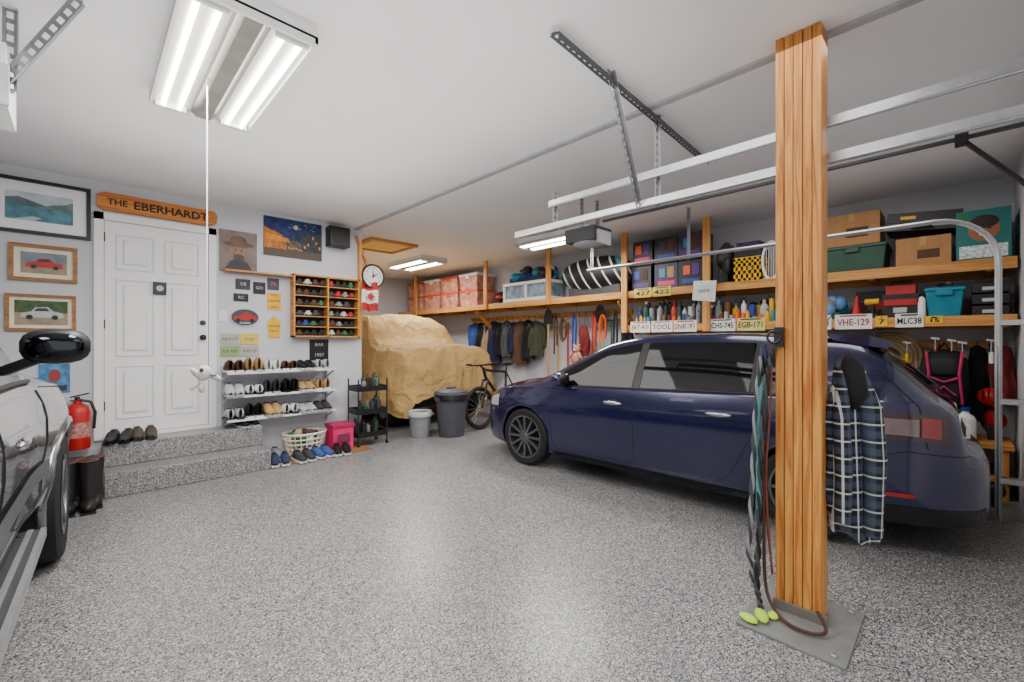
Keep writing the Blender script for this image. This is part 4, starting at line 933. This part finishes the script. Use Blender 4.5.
def tool(name,y,kind,top=1.95,L=1.4,hm=WOODZ,x=6.08):
    b=B(name,loc=(x,y,0))
    b.cyl((0,0,top-L),(0,0,top),.016,hm,seg=8)
    if kind=='shovel': b.prism([(-.1,top-.02),(.1,top-.02),(.11,top+.12),(.06,top+.24),(0,top+.28),(-.06,top+.24),(-.11,top+.12)],DG,-.006,.006,'x')
    if kind=='rake':
        b.bar((0,-.16,top),(0,.16,top),.02,.02,GRN)
        for k in range(10): b.cyl((0,-.16+k*.036,top),(-.05,-.16+k*.036,top-.06),.004,GRN,seg=5)
    if kind=='broom': b.prism([(-.06,top-L+.02),(.06,top-L+.02),(.14,top-L-.22),(-.14,top-L-.22)],mat('broom_straw',(180,140,70),.9),-.02,.02,'x');b.box(-.02,.02,-.065,.065,top-L,top-L+.05,RED)
    if kind=='snow': b.prism([(-.2,top-L),(.2,top-L),(.18,top-L-.32),(-.18,top-L-.32)],BLUE,-.01,.02,'x')
    if kind=='fork':
        b.bar((0,-.08,top),(0,.08,top),.02,.02,GREY)
        for k in range(4): b.cyl((0,-.08+k*.053,top),(0,-.08+k*.053,top+.24),.006,GREY,seg=6)
    b.bar((0,-.03,top-.1),(.08,-.03,top-.1),.01,.01,BLK);return b.done()
YW=wood_mat('tool_handle_wood',(190,140,70),(220,175,105),'Z')
for i,(n_,k,h) in enumerate((('shovel','shovel',YW),('garden_rake','rake',YW),('broom','broom',RED),('snow_shovel','snow',BLK),('pitchfork','fork',YW),('broom','broom',YW),('shovel','shovel',YW),('garden_rake','rake',GRN),('broom','broom',BLUE))):
    tool(n_,5.2-i*.185,k,U(1.62,1.72),U(1.0,1.2),h,x=6.03+.05*(i%3)-.03)
for i in range(8):
    y=3.52+i*.2
    if i%4==0: garment('hanging_bag',5.88,y,U(1.6,1.8),U(1.1,1.3),.2,.13,[cc[1],cc[5],cc[2],cc[6]][(i//4)%4],ang=math.pi/2,seed=i,sleeves=False)
    elif i%4==2:
        b=B('cord_coil',loc=(5.86,y,U(1.4,1.6)))
        m_=[ORG,BRN][i//4]
        for k in range(3): b.torus((-.02*k,0,0),.11+.012*k,.011,m_,'x',30,6,sc=(.45,1.5))
        b.cyl((0,0,.16),(.2,0,.2),.004,BLK,seg=5);b.done()
    else:
        b=B('hanging_strap',loc=(5.88,y,0));b.tube([(0,-.02,1.3),(0,-.03,1.7),(0,0,1.85),(0,.03,1.7),(0,.04,1.15)],.016,[BLK,RED,BLUE,BRN][i//2],8);b.done()
b=B('plush_bear',loc=(5.72,4.35,.98));FUR=mat('plush_fur',(190,135,115),.95,bump=.4)
b.ell((0,0,.12),(.07,.08,.11),FUR);b.ell((0,0,.27),(.06,.07,.065),FUR)
for sg in(-1,1): b.ell((0,sg*.05,.33),(.02,.025,.025),FUR);b.ell((-.04,sg*.09,.17),(.03,.03,.07),FUR,rot=(sg*.5,0,0));b.ell((-.06,sg*.05,.02),(.06,.03,.03),FUR);b.ell((-.057,sg*.025,.285),(.006,.008,.008),BLK)
b.ell((-.055,0,.255),(.02,.025,.02),CREAM);b.ell((-.075,0,.26),(.006,.009,.007),BLK);b.cyl((0,0,.33),(.0,0,1.0),.003,BLK,seg=5);b.done()
# right portion under lower shelf
b=B('hose_coil',loc=(6.02,.50,1.22))
for k in range(5):
    for j in range(2): b.torus((-.02-.035*j,0,0),.10+k*.034,.018,mat('hose_beige',(165,138,100),.6),'x',36,8)
b.done()
for y,m in((1.0,BLK),(1.25,ORG)):
    b=B('cord_coil',loc=(6.09,y,1.15))
    for k in range(3): b.torus((-.02*k,0,0),.13+.012*k,.011,m,'x',30,6,sc=(.7,1.2))
    b.done()
PK=mat('pack_black',(20,20,24),.8)
b=B('backpack',loc=(5.86,.10,.78))
b.ell((0,0,.24),(.13,.17,.28),PK,ex=.6);b.ell((-.10,0,.12),(.07,.13,.12),PK,ex=.6);b.ell((-.11,0,.36),(.05,.11,.09),mat('pack_grey',(34,34,40),.8),ex=.6)
PP=mat('pack_pink',(190,36,95),.7)
b.tube([(-.12,-.12,.5),(-.17,-.10,.3),(-.14,-.12,.02)],.011,PP);b.tube([(-.12,.12,.5),(-.17,.10,.3),(-.14,.12,.02)],.011,PP);b.tube([(-.17,-.09,.26),(-.18,.0,.22),(-.17,.09,.26)],.010,PP);b.tube([(-.17,-.08,.1),(-.18,.0,.18),(-.17,.08,.1)],.009,PP);b.tube([(0,-.05,.5),(.03,0,.58),(0,.05,.5)],.012,BLK);b.done()
for i,(y,zt,zb) in enumerate(((-.12,1.34,.62),(-.27,1.34,.85),(1.6,1.34,.6),(1.95,1.34,.7),(.82,1.3,.7))):
    garment('hanging_bag',6.02-.08*(i%2),y,zt,zb,.16,.14,[cc[1],cc[5],cc[1],cc[2],cc[1]][i],ang=math.pi/2,seed=9+i,sleeves=False)
b=B('bike_helmet',loc=(5.80,-.20,.88));b.ell((0,0,0),(.10,.09,.08),RED);
for k in range(4): b.ell((-.06,-.05+.035*k,.02),(.05,.006,.05),BLK)
b.tube([(0,-.08,-.02),(0,0,-.12),(0,.08,-.02)],.005,BLK);b.cyl((0,0,.07),(.22,0,.44),.004,BLK,seg=5);b.done()
b=B('ice_skates',loc=(5.85,.34,.72))
for q in(-.04,.05): b.tube([(0,q,.02),(0,q,.1),(.0,q,.24)],.04,BLK,10,rad=[.04,.042,.04]);b.ell((-.07,q,.03),(.09,.035,.035),BLK);b.box(-.15,.05,q-.003,q+.003,-.05,-.02,STEEL);b.cyl((0,q,.24),(.14,q,.55),.004,WHITE,seg=5)
b.done()
b=B('low_shelf');b.box(5.65,6.195,-.33,1.5,.44,.478,WOODY);b.box(5.65,6.195,-.33,1.5,.16,.185,WOODY)
for y in(-.30,.55,1.44): b.box(5.67,5.71,y,y+.04,0,.44,WOODZ);b.box(6.14,6.18,y,y+.04,0,.44,WOODZ)
b.done()
b=B('cleaner_bottle');bottle(b,5.74,-.04,.479,.30,.07,WHITE,BLUE);bottle(b,5.80,.42,.479,.22,.05,RED,BLK);bottle(b,5.8,.56,.479,.26,.05,LBLUE,WHITE);bottle(b,5.72,.10,.479,.2,.04,BLK,RED);b.done()
heap('work_glove_pile',.12,.36,5.78,6.12,.479,.2,[DG,BLK,BLK,YEL],8,.05);heap('tool_bag_pile',.7,1.4,5.7,6.12,.479,.3,[BLK,DG,BRN,BLK],12,.1)
heap('boot_pile',-.29,.5,5.74,6.12,.186,.18,[BLK,DG,BRN],14,.06);heap('bag_pile',-.31,.5,5.33,5.60,0,.2,[BLK,DG,DG],10,.07)
heap('tool_bag_pile',-.32,-.12,5.84,6.12,.479,.30,[BLK,DG,RED],10,.05)
for k,(y,m) in enumerate(((-.02,YEL),(.05,LG),(.16,RED),(.36,YEL),(.62,BLUE),(.72,GRN),(.82,STEEL),(-.2,WHITE))):
    b=B('hand_tool',loc=(5.80,y,1.16+.02*(k%3)));b.cyl((0,0,.0),(0,0,.10),.016,m);b.cyl((0,0,.10),(0,0,.20),.007,STEEL,seg=6);b.bar((0,-.03,.20),(0,.03,.21),.02,.02,STEEL);b.bar((0,0,.2),(.36,0,.18),.008,.008,BLK);b.done()
b=B('spray_can');b.lathe([(.001,0),(.032,0),(.032,.17),(.02,.19),(.001,.2)],(5.66,.25,LS),WHITE,12);b.done()
for i,(y0,z0,m) in enumerate(((7.0,0,CARD),(7.5,0,DG),(8.0,0,CARD),(7.05,.45,BLUE),(7.55,.45,CARD))): carton('floor_carton',y0,y0+.45,5.6,6.05,z0,z0+.44,m)
# ---------------------------------------------------------------- camera, world, light
FPX=437.0;TH=math.atan(427/437.0)
cd=bpy.data.cameras.new('camera');co=bpy.data.objects.new('camera',cd);COL.objects.link(co)
cd.sensor_width=36;cd.lens=36*FPX/1024;cd.clip_start=.02
co.location=(0,0,1.38);co.rotation_euler=(math.pi/2,0,-TH)
bpy.context.scene.camera=co
w=bpy.data.worlds.new('sky');bpy.context.scene.world=w;w.use_nodes=True
w.node_tree.nodes['Background'].inputs[0].default_value=(.98,.98,1,1);w.node_tree.nodes['Background'].inputs[1].default_value=1.9
area('garage_fill_light',2.2,4.0,2.86,1.5,2.5,50)  # fill light under the ceiling, added without a fixture
area('garage_fill_light',2.0,1.0,2.86,1.5,1.5,22)  # second added fill near the camera, no fixture
area('garage_fill_light',4.2,1.0,2.86,1.0,1.6,32)  # added fill to brighten the right-hand shelves, no lamp there
area('ceiling_wash_fill',1.0,2.8,2.2,2.5,3.5,34,rot=(math.pi,0,0))  # added upward fill with no source, lifts the ceiling brightness
